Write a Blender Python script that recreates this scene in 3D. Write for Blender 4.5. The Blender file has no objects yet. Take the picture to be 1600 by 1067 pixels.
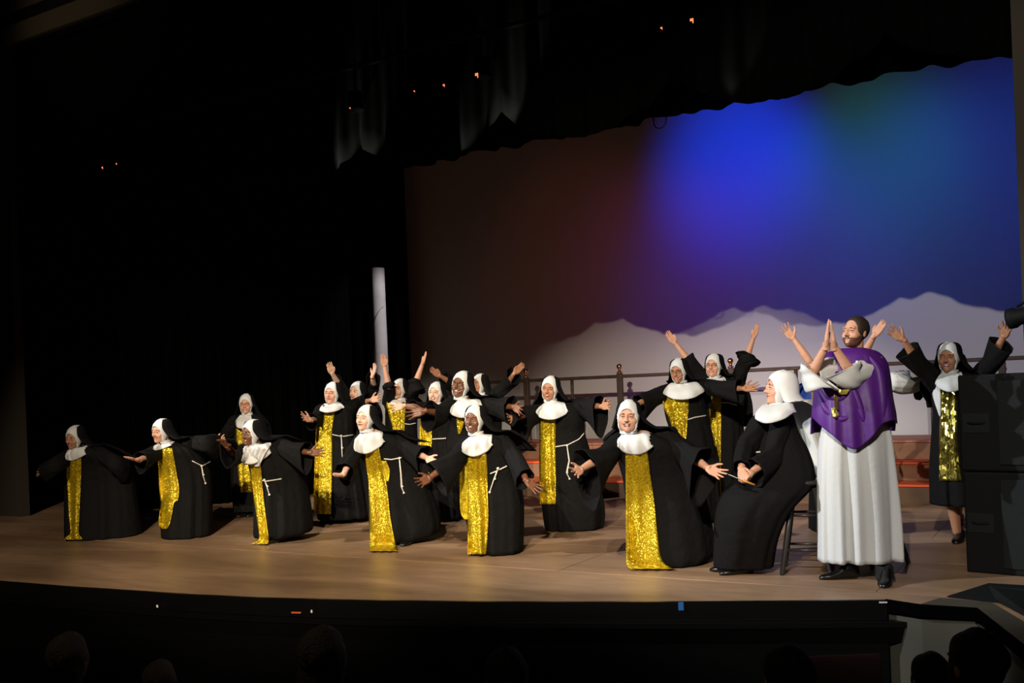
import bpy, bmesh, math, random
import numpy as np
from mathutils import Vector, Matrix
from mathutils.bvhtree import BVHTree
random.seed(7)
PI = math.pi
SC = bpy.context.scene
COL = SC.collection

# ------------------------------------------------------------------ camera
F = 1555.0; CX = 800.0; CY = 612.0
YAW = math.radians(31.0); ROLL = math.radians(2.3)
CAM = Vector((0, 0, 1.45))
FWD = Vector((-math.sin(YAW), math.cos(YAW), 0))
R0 = Vector((math.cos(YAW), math.sin(YAW), 0))
ZUP = Vector((0, 0, 1))
RV = R0 * math.cos(ROLL) - ZUP * math.sin(ROLL)
UV = ZUP * math.cos(ROLL) + R0 * math.sin(ROLL)
cam_d = bpy.data.cameras.new('camera')
cam = bpy.data.objects.new('camera', cam_d); COL.objects.link(cam)
M = Matrix((RV, UV, -FWD)).transposed().to_4x4(); M.translation = CAM
cam.matrix_world = M
cam_d.sensor_width = 36; cam_d.sensor_fit = 'HORIZONTAL'
cam_d.lens = F / 1600 * 36
cam_d.shift_y = (CY - 533.5) / 1600
cam_d.clip_start = 0.05; cam_d.clip_end = 200
SC.camera = cam

# ------------------------------------------------------------------ world, exposure, lamps
w = bpy.data.worlds.new('world'); SC.world = w; w.use_nodes = True
w.node_tree.nodes['Background'].inputs[0].default_value = (0.5, 0.55, 0.7, 1)
w.node_tree.nodes['Background'].inputs[1].default_value = 0.0012
SC.view_settings.view_transform = 'Standard'; SC.view_settings.look = 'None'
SC.view_settings.exposure = 0.0; SC.view_settings.gamma = 1.0
SC.view_settings.use_curve_mapping = False

def spot(name, loc, tgt, power, color, size_deg, blend=0.5, rad=0.08):
    d = bpy.data.lights.new(name, 'SPOT'); d.energy = power; d.color = color
    d.spot_size = math.radians(size_deg); d.spot_blend = blend; d.shadow_soft_size = rad
    o = bpy.data.objects.new(name, d); COL.objects.link(o); o.location = loc
    v = Vector(tgt) - Vector(loc); o.rotation_euler = v.to_track_quat('-Z', 'Y').to_euler()
    return o

def ray(px, py):
    return FWD + RV * ((px - CX) / F) + UV * ((CY - py) / F)
def on_plane(px, py, co, val):          # world point under a pixel where coordinate co has value val
    D = ray(px, py); t = (val - CAM[co]) / D[co]; return CAM + D * t
def floor_pt(px, py, z=0.0): return on_plane(px, py, 2, z)
def at_depth(px, py, zc): return CAM + ray(px, py) * zc

CYC_Y = 14.5
def on_cyc(px, py): return on_plane(px, py, 1, CYC_Y)
WARM = (1.0, .84, .64)
# front-of-house lanterns on the balcony rail: narrow pools side by side
spot('front_lamp', (0.6, -6.0, 7.7), (-9.9, 8.5, .4), 5600, WARM, 20, .6, .06)
spot('front_lamp', (1.6, -5.5, 7.7), (-7.2, 8.6, .35), 9600, WARM, 20, .6, .06)
spot('front_lamp', (-.9, -6.0, 7.7), (-4.5, 9.9, .8), 7600, WARM, 22, .65, .06)
spot('front_lamp', (.3, -6.0, 7.7), (-2.0, 10.4, .8), 4400, (1, .92, .82), 25, .55, .06)
# cooler lamps from the left box position, for the modelling on faces and white collars
spot('box_lamp', (-12.5, 0.5, 6.0), (-2.4, 7.9, 1.0), 6000, (.90, .95, 1.0), 22, .6, .06)
spot('box_lamp', (-12.0, 1.5, 6.0), (-6.3, 9.4, .9), 3300, (1.0, .93, .85), 28, .6, .06)
# lamps on the batten above the stage, and an added one for the column
spot('stage_spot', (-6.2, 8.7, 5.2), (-7.6, 10.2, 1.2), 620, (1, .95, .9), 42, .6, .05)
spot('stage_spot', (-9.6, 10.0, 5.2), (-9.0, 11.0, 1.4), 420, (1, .96, .92), 34, .5, .05)
spot('stage_spot', (-5.6, 11.9, 4.6), (-10.35, 12.9, 2.45), 950, (1, .93, .95), 27, .6, .05)  # added to brighten the white column, not a fixture on the batten
# dim unseen fill, added to brighten the spectators and the arch
spot('added_house_fill', (-4.0, 0.5, 6.5), (-3.2, 2.6, 0), 34, (1, .85, .65), 80, .8, .3)
spot('added_house_fill', (-12.5, -2.0, 5.0), (-11.2, 8.2, 6.6), 900, (1, .80, .50), 16, 1.0, .3)
# cyclorama lamps
def cyc_spot(px, py, dx, power, col, size, blend=1.0, y=11.0, z=6.3):
    t = on_cyc(px, py); return spot('cyclorama_lamp', (t.x + dx, y, z), t, power, col, size, blend, .25)
cyc_spot(1150, 250, .2, 430, (.0, .055, 1.0), 46)
cyc_spot(1190, 390, .2, 230, (.0, .04, 1.0), 60)
cyc_spot(1370, 230, .0, 60, (.0, .45, .55), 44)
cyc_spot(1330, 340, .0, 50, (.0, .36, .50), 54)
cyc_spot(1560, 280, .2, 120, (.0, .10, .9), 62)
cyc_spot(1480, 460, .0, 120, (.03, .14, .9), 70)
cyc_spot(1030, 470, -.4, 26, (1.0, .12, .60), 56)
cyc_spot(930, 450, -.9, 13, (1.0, .18, .14), 66)
cyc_spot(1180, 500, 0, 26, (.75, .12, .9), 60)


# ------------------------------------------------------------------ materials
def mat(name, col, rough=0.6, metal=0.0, spec=0.5, bump=None, emis=None, noise=None, sheen=0, sss=0, alpha=1.0):
    m = bpy.data.materials.new(name); m.use_nodes = True
    nt = m.node_tree; b = nt.nodes['Principled BSDF']
    b.inputs['Base Color'].default_value = (*col, 1); b.inputs['Roughness'].default_value = rough
    b.inputs['Metallic'].default_value = metal; b.inputs['Specular IOR Level'].default_value = spec
    if sheen: b.inputs['Sheen Weight'].default_value = sheen
    if sss:
        b.inputs['Subsurface Weight'].default_value = sss
        b.inputs['Subsurface Radius'].default_value = (0.012, 0.005, 0.003); b.inputs['Subsurface Scale'].default_value = 1.0
    if alpha < 1: b.inputs['Alpha'].default_value = alpha
    if emis:
        b.inputs['Emission Color'].default_value = (*emis[0], 1); b.inputs['Emission Strength'].default_value = emis[1]
    tc = nt.nodes.new('ShaderNodeTexCoord')
    if noise:   # (scale, amount, second colour)
        n = nt.nodes.new('ShaderNodeTexNoise'); n.inputs['Scale'].default_value = noise[0]; n.inputs['Detail'].default_value = 5
        nt.links.new(tc.outputs['Object'], n.inputs['Vector'])
        r = nt.nodes.new('ShaderNodeValToRGB'); r.color_ramp.elements[0].position = 0.5 - noise[1]; r.color_ramp.elements[1].position = 0.5 + noise[1]
        r.color_ramp.elements[0].color = (*col, 1); r.color_ramp.elements[1].color = (*noise[2], 1)
        nt.links.new(n.outputs['Fac'], r.inputs['Fac']); nt.links.new(r.outputs['Color'], b.inputs['Base Color'])
    if bump:    # (kind, scale, strength, distance)
        if bump[0] == 'voronoi':
            n = nt.nodes.new('ShaderNodeTexVoronoi'); out = n.outputs['Color']
        else:
            n = nt.nodes.new('ShaderNodeTexNoise'); n.inputs['Detail'].default_value = 3; out = n.outputs['Fac']
        n.inputs['Scale'].default_value = bump[1]
        nt.links.new(tc.outputs['Object'], n.inputs['Vector'])
        bp = nt.nodes.new('ShaderNodeBump'); bp.inputs['Strength'].default_value = bump[2]; bp.inputs['Distance'].default_value = bump[3]
        nt.links.new(out, bp.inputs['Height']); nt.links.new(bp.outputs['Normal'], b.inputs['Normal'])
    return m

def sequin(name, col, scale, tilt, rough=0.3, metal=0.75, spark=1.0):
    # every sequin is a small facet with a tilt of its own
    m = bpy.data.materials.new(name); m.use_nodes = True
    nt = m.node_tree; b = nt.nodes['Principled BSDF']; L = nt.links.new
    tc = nt.nodes.new('ShaderNodeTexCoord'); v = nt.nodes.new('ShaderNodeTexVoronoi'); v.inputs['Scale'].default_value = scale
    L(tc.outputs['Object'], v.inputs['Vector'])
    g = nt.nodes.new('ShaderNodeNewGeometry')
    s = nt.nodes.new('ShaderNodeVectorMath'); s.operation = 'SUBTRACT'; s.inputs[1].default_value = (.5, .5, .5); L(v.outputs['Color'], s.inputs[0])
    k = nt.nodes.new('ShaderNodeVectorMath'); k.operation = 'SCALE'; k.inputs['Scale'].default_value = tilt; L(s.outputs[0], k.inputs[0])
    a = nt.nodes.new('ShaderNodeVectorMath'); a.operation = 'ADD'; L(g.outputs['Normal'], a.inputs[0]); L(k.outputs[0], a.inputs[1])
    n = nt.nodes.new('ShaderNodeVectorMath'); n.operation = 'NORMALIZE'; L(a.outputs[0], n.inputs[0]); L(n.outputs[0], b.inputs['Normal'])
    sp = nt.nodes.new('ShaderNodeSeparateColor'); L(v.outputs['Color'], sp.inputs[0])
    r = nt.nodes.new('ShaderNodeValToRGB')
    r.color_ramp.elements[0].position = 0; r.color_ramp.elements[0].color = (col[0] * .62, col[1] * .6, col[2] * .5, 1)
    r.color_ramp.elements[1].position = 1; r.color_ramp.elements[1].color = (*[min(1, c * 1.25) for c in col], 1)
    L(sp.outputs[0], r.inputs[0]); L(r.outputs[0], b.inputs['Base Color'])
    b.inputs['Metallic'].default_value = metal; b.inputs['Roughness'].default_value = rough
    return m

MT = {}
MT['habit'] = mat('black_habit_cloth', (.0066, .0064, .0066), .85, spec=.12, bump=('noise', 9, .5, .04))
MT['veil'] = mat('black_veil_cloth', (.0055, .0055, .006), .8, spec=.15, bump=('noise', 12, .4, .03))
MT['blueveil'] = mat('royal_blue_cloth', (.01, .05, .35), .7)
MT['white'] = mat('white_cotton', (.66, .68, .68), .8, spec=.2, bump=('noise', 25, .25, .01))
MT['cord'] = mat('white_rope', (.75, .72, .66), .8, bump=('noise', 200, .6, .003))
MT['gold'] = sequin('gold_sequins', (.58, .42, .013), 150, .8, .36, .55)
MT['foil'] = sequin('gold_foil_pleats', (.85, .72, .16), 30, .9, .2, .95)
MT['golddull'] = sequin('worn_gold_lining', (.70, .55, .02), 60, .4, .5, .4)
MT['emblem'] = sequin('gold_lame', (.9, .72, .2), 25, .5, .25, .9)
MT['purple'] = mat('purple_satin', (.085, .012, .20), .5, spec=.4, bump=('noise', 7, .3, .02))
MT['shoe'] = mat('black_leather', (.006, .006, .006), .3)
MT['trouser'] = mat('black_trousers', (.005, .005, .005), .9)
MT['sock'] = mat('white_sock', (.6, .6, .6), .9)
MT['skin_fair'] = mat('fair_skin', (.62, .33, .22), .5, spec=.35, sss=.15)
MT['skin_pale'] = mat('pale_skin', (.76, .46, .34), .5, spec=.35, sss=.15)
MT['skin_tan'] = mat('tan_skin', (.42, .20, .11), .5, spec=.35, sss=.1)
MT['skin_dark'] = mat('dark_brown_skin', (.17, .068, .033), .42, spec=.45, sss=.05)
MT['lip'] = mat('lips', (.45, .13, .10), .45)
MT['lipdark'] = mat('dark_lips', (.20, .045, .04), .4)
MT['malelip'] = mat('natural_lips', (.45, .20, .15), .5)
MT['brow'] = mat('eyebrow_hair', (.05, .025, .015), .9)
MT['eye'] = mat('eye_white', (.75, .73, .7), .2)
MT['iris'] = mat('iris', (.03, .02, .015), .1)
MT['teeth'] = mat('teeth', (.8, .77, .7), .3)
MT['mouth'] = mat('mouth_inside', (.06, .01, .01), .6)
MT['hair'] = mat('short_brown_hair', (.025, .013, .008), .7, bump=('noise', 120, .8, .004))
MT['beard'] = mat('reddish_brown_beard', (.11, .045, .02), .8, bump=('noise', 160, .8, .003))
MT['metal'] = mat('thin_dark_metal', (.05, .04, .035), .35, metal=.8)
MT['mic'] = mat('beige_microphone', (.45, .38, .3), .5)

# ------------------------------------------------------------------ mesh helpers
class MB:
    """collects polygons with material slots and links them as ONE mesh object"""
    def __init__(s): s.v = []; s.f = []; s.m = []; s.mats = []
    def slot(s, m):
        m = MT[m] if isinstance(m, str) else m
        if m not in s.mats: s.mats.append(m)
        return s.mats.index(m)
    def add(s, vs, fs, m):
        k = len(s.v); i = s.slot(m)
        s.v.extend([Vector(p) for p in vs]); s.f.extend([[a + k for a in f] for f in fs]); s.m.extend([i] * len(fs))
    def grid(s, rows, m, closed=False, capa=False, capb=False):
        n = len(rows[0]); k = len(s.v); i = s.slot(m)
        for r in rows: s.v.extend([Vector(p) for p in r])
        for a in range(len(rows) - 1):
            for b in range(n if closed else n - 1):
                c = (b + 1) % n
                s.f.append([k + a * n + b, k + a * n + c, k + (a + 1) * n + c, k + (a + 1) * n + b]); s.m.append(i)
        if capa: s.f.append([k + b for b in range(n)][::-1]); s.m.append(i)
        if capb: s.f.append([k + (len(rows) - 1) * n + b for b in range(n)]); s.m.append(i)
    def tube(s, pts, rad, m, seg=10, caps=True):
        pts = [Vector(p) for p in pts]; rows = []
        if isinstance(rad, (int, float)): rad = [rad] * len(pts)
        up = None
        for i, p in enumerate(pts):
            t = (pts[min(i + 1, len(pts) - 1)] - pts[max(i - 1, 0)])
            t = t.normalized() if t.length > 1e-9 else ZUP
            if up is None: up = t.orthogonal().normalized()
            up = (up - t * up.dot(t)); up = up.normalized() if up.length > 1e-6 else t.orthogonal().normalized()
            sd = t.cross(up)
            rows.append([p + (up * math.cos(2 * PI * j / seg) + sd * math.sin(2 * PI * j / seg)) * rad[i] for j in range(seg)])
        s.grid(rows, m, True, caps, caps)
    def ball(s, c, r, m, seg=10, rings=7, mx=None):
        c = Vector(c); r = (r, r, r) if isinstance(r, (int, float)) else r; rows = []
        for i in range(rings + 1):
            th = PI * i / rings; th = min(max(th, .02), PI - .02)
            row = []
            for j in range(seg):
                a = 2 * PI * j / seg
                q = Vector((r[0] * math.sin(th) * math.cos(a), r[1] * math.sin(th) * math.sin(a), r[2] * math.cos(th)))
                row.append(c + (mx @ q if mx else q))
            rows.append(row)
        s.grid(rows, m, True, True, True)
    def box(s, lo, hi, m, mx=None):
        x0, y0, z0 = lo; x1, y1, z1 = hi
        vs = [Vector(p) for p in ((x0, y0, z0), (x1, y0, z0), (x1, y1, z0), (x0, y1, z0), (x0, y0, z1), (x1, y0, z1), (x1, y1, z1), (x0, y1, z1))]
        if mx: vs = [mx @ p for p in vs]
        s.add(vs, [(3, 2, 1, 0), (4, 5, 6, 7), (0, 1, 5, 4), (1, 2, 6, 5), (2, 3, 7, 6), (3, 0, 4, 7)], m)
    def lathe(s, prof, m, seg=20, c=(0, 0, 0)):
        c = Vector(c)
        s.grid([[c + Vector((r * math.cos(2 * PI * j / seg), r * math.sin(2 * PI * j / seg), z)) for j in range(seg)] for r, z in prof], m, True, True, True)
    def mesh(s, name):
        me = bpy.data.meshes.new(name); me.from_pydata([tuple(v) for v in s.v], [], s.f)
        for m in s.mats: me.materials.append(m)
        me.polygons.foreach_set('material_index', s.m); me.update(); return me
    def build(s, name, parent=None, smooth=True, solid=0, bevel=0, origin=None):
        me = s.mesh(name)
        if smooth: me.polygons.foreach_set('use_smooth', [True] * len(me.polygons))
        o = bpy.data.objects.new(name, me); COL.objects.link(o)
        if origin is not None:
            me.transform(Matrix.Translation(-Vector(origin))); o.location = origin
        if parent:
            o.parent = parent
            if origin is None: me.transform(Matrix.Translation(-parent.location))
            else: o.location = Vector(origin) - parent.location
        if solid:
            md = o.modifiers.new('thickness', 'SOLIDIFY'); md.thickness = solid; md.offset = -1
        if bevel:
            md = o.modifiers.new('bevel', 'BEVEL'); md.width = bevel; md.segments = 2; md.limit_method = 'ANGLE'
        return o

def tag(o, label=None, cat=None, group=None, kind=None):
    if label: o['label'] = label
    if cat: o['category'] = cat
    if group: o['group'] = group
    if kind: o['kind'] = kind
    return o
def empty(name, loc, label=None, cat=None, group=None, rz=0):
    o = bpy.data.objects.new(name, None); COL.objects.link(o); o.location = loc; o.empty_display_size = .1; o.rotation_euler.z = rz
    return tag(o, label, cat, group)

def remeshed(mb, size, smooth=2):
    me = mb.mesh('tmp'); o = bpy.data.objects.new('tmp', me); COL.objects.link(o)
    r = o.modifiers.new('r', 'REMESH'); r.mode = 'VOXEL'; r.voxel_size = size; r.adaptivity = 0
    if smooth:
        s = o.modifiers.new('s', 'SMOOTH'); s.iterations = smooth; s.factor = .5
    dg = bpy.context.evaluated_depsgraph_get(); dg.update()
    m2 = bpy.data.meshes.new_from_object(o.evaluated_get(dg))
    vs = [v.co.copy() for v in m2.vertices]; fs = [list(p.vertices) for p in m2.polygons]
    bpy.data.objects.remove(o); bpy.data.meshes.remove(me); bpy.data.meshes.remove(m2)
    return vs, fs

# ------------------------------------------------------------------ head template (star-shaped around its centre, face towards +Y)
def ell(P, c, r):
    q = (P - np.array(c)) / np.array(r); k0 = np.linalg.norm(q, axis=-1)
    k1 = np.linalg.norm(q / np.array(r), axis=-1) + 1e-9
    return k0 * (k0 - 1) / k1
def smin(a, b, k):
    h = np.clip(.5 + .5 * (b - a) / k, 0, 1); return b * (1 - h) + a * h - k * h * (1 - h)
def smax(a, b, k): return -smin(-a, -b, k)
def head_sdf(P, mouth=0.0, full=0.0, plain=False):
    d = ell(P, (0, -.014, .030), (.074, .094, .084))
    d = smin(d, ell(P, (0, .026, -.022), (.060 + .006 * full, .060, .082)), .03)
    d = smin(d, ell(P, (0, .034, -.070), (.045 + .014 * full, .050, .042 + .003 * full)), .025)
    if plain: return d
    d = smin(d, ell(P, (0, .077, -.094), (.019, .017, .017)), .02)
    for s in (-1, 1):
        d = smin(d, ell(P, (s * .036, .060, -.032), (.026 + .006 * full, .026, .026)), .02)
        d = smin(d, ell(P, (s * .028, .076, .024), (.028, .013, .010)), .012)
    for s in (-1, 1):
        d = smax(d, -ell(P, (s * .031, .103, .002), (.018, .019, .012)), .012)
    d = smin(d, ell(P, (0, .091, -.004), (.0085, .014, .026)), .010)
    d = smin(d, ell(P, (0, .104, -.026), (.0125, .015, .011)), .008)
    for s in (-1, 1): d = smin(d, ell(P, (s * .012, .095, -.030), (.008, .010, .008)), .005)
    g = .004 + .004 * mouth; P = P.copy(); P[..., 2] -= (9.5 * mouth - 1.5) * np.minimum(P[..., 0] ** 2, .0011)
    d = smin(d, ell(P, (0, .086, -.052 + g * .3), (.024 + .005 * mouth, .012, .006)), .006)
    d = smin(d, ell(P, (0, .083, -.064 - g * 1.2), (.021 + .005 * mouth, .012, .0075)), .006)
    if mouth > 0: d = smax(d, -ell(P, (0, .097, -.059 - g * .4), (.021 + .006 * mouth, .018, .0035 + .008 * mouth)), .003)
    return d
def radial(dirs, fn):
    lo = np.full(dirs.shape[0], .02); hi = np.full(dirs.shape[0], .2)
    for _ in range(22):
        mid = (lo + hi) / 2; f = fn(dirs * mid[:, None]); ins = f < 0
        lo = np.where(ins, mid, lo); hi = np.where(ins, hi, mid)
    return (lo + hi) / 2
def np_dirs(ths, n):
    out = []
    for th in ths:
        for j in range(n):
            a = 2 * PI * j / n; out.append((math.sin(th) * math.sin(a), math.cos(th), math.sin(th) * math.cos(a)))
    return np.array(out)
_hc = {}
def head_parts(mouth, full):
    key = (mouth, full)
    if key in _hc: return _hc[key]
    ths = [.006 + (PI - .012) * (i / 62) ** 1.35 for i in range(63)]; n = 72
    D = np_dirs(ths, n); r = radial(D, lambda P: head_sdf(P, mouth, full)); P = D * r[:, None]
    _hc[key] = (P.reshape(len(ths), n, 3), len(ths), n); return _hc[key]

def add_head(mb, HM, skin, mouth=.6, full=0.0, lips='lip', beard=False, hair=False, scale=1.0, brow='brow'):
    P, nr, n = head_parts(mouth, full)
    S = HM @ Matrix.Scale(scale, 4)
    k = len(mb.v); si = mb.slot(skin); li = mb.slot(lips); mi = mb.slot('mouth')
    for a in range(nr):
        for b in range(n): mb.v.append(S @ Vector(P[a, b]))
    g = .004 + .004 * mouth
    for a in range(nr - 1):
        for b in range(n):
            c = (b + 1) % n
            q = (P[a, b] + P[a + 1, c]) / 2; x, y, z = q
            m = si
            if y > .06:
                zc = z + .058 + g * .4 - (9.5 * mouth - 1.5) * min(x * x, .0011)
                e = (x / (.0245 + .006 * mouth)) ** 2 + (zc / (.0095 + .007 * mouth)) ** 2
                e2 = (x / (.020 + .006 * mouth)) ** 2 + (zc / (.0025 + .0075 * mouth)) ** 2
                if e < 1: m = li
                if mouth > 0 and e2 < 1: m = mi
            mb.f.append([k + a * n + b, k + (a + 1) * n + b, k + (a + 1) * n + c, k + a * n + c]); mb.m.append(m)
    mb.f.append([k + b for b in range(n)]); mb.m.append(si)
    rs = S.to_3x3()
    for s in (-1, 1):
        mb.ball(S @ Vector((s * .031, .0765, .002)), .0122 * scale, 'eye', 12, 8)
        mb.tube([S @ Vector((s * (.031 + dx), .0885 - abs(dx) * .45, .0085 - dx * dx * 30)) for dx in (-.015, -.008, 0, .008, .015)], [.002 * scale, .0052 * scale, .006 * scale, .0052 * scale, .002 * scale], skin, 8)   # upper lid
        mb.tube([S @ Vector((s * (.031 + dx), .0865 - abs(dx) * .45, -.0085 + dx * dx * 20)) for dx in (-.014, -.007, 0, .007, .014)], [.002 * scale, .004 * scale, .0045 * scale, .004 * scale, .002 * scale], skin, 8)   # lower lid
        mb.ball(S @ Vector((s * .031, .0845, .001)), .0056 * scale, 'iris', 10, 8)
        mb.tube([S @ Vector((s * (.031 + dx),   .0935 - abs(dx) * .5, .0050 - dx * dx * 26)) for dx in (-.013, -.006, 0, .006, .013)], .0013 * scale, 'brow', 5)      # upper lash line
        mb.tube([S @ Vector((s * (.030 + dx), .0905 - max(0, dx) * .55, .0235 - dx * dx * 14)) for dx in (-.016, -.008, 0, .008, .018)], [.001 * scale, .0028 * scale, .003 * scale, .0024 * scale, .001 * scale], brow, 6)
        # ear
        mb.ball(S @ Vector((s * .074, -.006, -.008)), (.008 * scale, .017 * scale, .030 * scale), skin, 10, 8, rs.normalized() if False else HM.to_3x3())
    if mouth > .1:
        mb.add([S @ Vector((x, .0868 - x * x * 14, z + 9.5 * mouth * x * x)) for z in (-.0545, -.0545 - .0045 - .004 * mouth) for x in (-.019, -.010, 0, .010, .019)],
               [(i, i + 1, i + 6, i + 5) for i in range(4)], 'teeth')

# ------------------------------------------------------------------ hand templates (wrist at origin, fingers +X, palm facing +Z, thumb at +Y)
def hand_template(spread, curl, thumb=(.052, .052, .012)):
    mb = MB(); s = 'skin_fair'
    mb.tube([(-.03, 0, 0), (0, 0, 0), (.02, 0, 0)], [.024, .024, .026], s, 12)
    for y in (-.028, -.012, .006, .022):
        mb.tube([(.0, y * .5, 0), (.04, y, 0), (.084, y * 1.08, 0)], [.016, .0155, .0115], s, 10)
    ln = (.074, .082, .076, .060)
    for i, (y, L) in enumerate(zip((.029, .010, -.010, -.028), ln)):
        an = spread * (1.1, .35, -.4, -1.2)[i]
        p = Vector((.080, y, 0)); pts = [p - Vector((.02, 0, 0)), p]; rr = [.0095, .0098]; be = 0
        for k, fr in enumerate((.42, .32, .26)):
            be += curl * (1, 1.2, .9)[k] * (1 + .25 * i / 3)
            d = Vector((math.cos(an) * math.cos(be), math.sin(an) * math.cos(be), math.sin(be)))
            p = p + d * L * fr; pts.append(p); rr.append((.0088, .008, .0062)[k])
        mb.tube(pts, rr, s, 8); mb.ball(pts[-1], .0062, s, 8, 6)
    t = Vector(thumb)
    mb.tube([(.012, .018, .002), (.030, .034, .004), (.03 + t.x * .45, .034 + t.y * .5, .004 + t.z * .6), (.03 + t.x, .03 + t.y * .85, .004 + t.z)], [.015, .0135, .0112, .0078], s, 8)
    mb.ball((.03 + t.x, .03 + t.y * .85, .004 + t.z), .0078, s, 8, 6)
    return remeshed(mb, .0042, 2)
HANDS = {'open': hand_template(.30, .10), 'relaxed': hand_template(.10, .22, (.055, .034, .02)), 'flat': hand_template(.02, .02, (.05, .018, .010)), 'curled': hand_template(.0, .75, (.055, .02, .03))}
def add_hand(mb, wrist, tip, palm, skin, pose='open', mirror=False, scale=1.0):
    x = (tip - wrist).normalized(); z = palm - x * palm.dot(x)
    z = z.normalized() if z.length > 1e-5 else x.orthogonal().normalized()
    y = z.cross(x)
    R = Matrix((x, y, z)).transposed()
    vs, fs = HANDS[pose]; sg = -1 if mirror else 1
    out = [wrist + R @ (Vector((v.x, v.y * sg, v.z)) * scale) for v in vs]
    mb.add(out, fs if not mirror else [f[::-1] for f in fs], skin)

def hair_and_beard(HM, root, mouth, full):
    def shell(dirs_rows, offs, m, name):
        D = np.array([d for r in dirs_rows for d in r]); D = D / np.linalg.norm(D, axis=1)[:, None]
        rad = radial(D, lambda Q: head_sdf(Q, mouth, full)); n = len(dirs_rows[0]); rows = []
        for i in range(len(dirs_rows)):
            rows.append([HM @ Vector(D[i * n + j] * (rad[i * n + j] + offs(i, j))) for j in range(n)])
        return rows
    mb = MB(); n = 96; rows = []; us = [0, .04, .1, .18, .3, .45, .6, .75, .9, .99]
    for u in us:
        row = []
        for j in range(n):
            v = 2 * PI * j / n; cz, sx = math.cos(v), math.sin(v)
            y = .060 if cz > 0 else .060 - .075 * min(1, -cz * 1.3)
            x = .066 * math.copysign(abs(sx) ** .7, sx); z = .078 * cz if cz > 0 else .075 * cz
            if cz > .0: x *= 1.0 - .12 * cz
            e = Vector((x, y, z)).normalized(); row.append(tuple(e.slerp(Vector((0, -1, .1)).normalized(), u)))
        rows.append(row)
    mb.grid(shell(rows, lambda i, j: (-.001, .004, .006, .008)[min(i, 3)] + .0012 * math.sin(j * 2.4 + i), 'hair', 'hair'), 'hair', True, False, True); mb.build('hair', root)
    mb = MB(); rows = []; nu = 64
    for k in range(9):
        row = []
        for j in range(nu + 1):
            u = -1 + 2 * j / nu; az = u * 1.62
            q = abs(u)
            hi_ = -.73 if q < .10 else (-.73 + (q - .10) / .12 * .29 if q < .22 else (-.44 - (q - .22) * .15 if q < .5 else -.48 + (q - .5) / .5 * .45))
            lo_ = -1.25 + .35 * q
            el = lo_ + (hi_ - lo_) * k / 8
            row.append((math.sin(az) * math.cos(el), math.cos(az) * math.cos(el), math.sin(el)))
        rows.append(row)
    mb.grid(shell(rows, lambda i, j: (.004 if 0 < i < 8 else -.0015) * (1 if 0 < j < nu else -.5) + .001 * math.sin(j * 3.1 + i * 1.7), 'beard', 'beard'), 'beard')
    D = []
    for k in range(3):
        D.append([(x, .098, -.0405 - .0035 * k - abs(x) * .35 - (.004 if abs(x) > .02 else 0)) for x in [-.034 + .068 * j / 18 for j in range(19)]])
    mb.grid(shell(D, lambda i, j: .003 if 0 < j < 18 else -.001, 'beard', 'm'), 'beard'); mb.build('beard', root)

def smoothstep(a, b, x):
    t = min(1, max(0, (x - a) / (b - a))); return t * t * (3 - 2 * t)
def interp_rows(rows, n):
    """Catmull-Rom through the keyed tuples"""
    out = []; m = len(rows)
    for i in range(m - 1):
        p0 = rows[max(i - 1, 0)]; p1 = rows[i]; p2 = rows[i + 1]; p3 = rows[min(i + 2, m - 1)]
        for k in range(n):
            t = k / n; t2 = t * t; t3 = t2 * t
            out.append(tuple(.5 * ((2 * b) + (-a + c) * t + (2 * a - 5 * b + 4 * c - d) * t2 + (-a + 3 * b - 3 * c + d) * t3) for a, b, c, d in zip(p0, p1, p2, p3)))
    out.append(tuple(rows[-1])); return out

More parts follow.
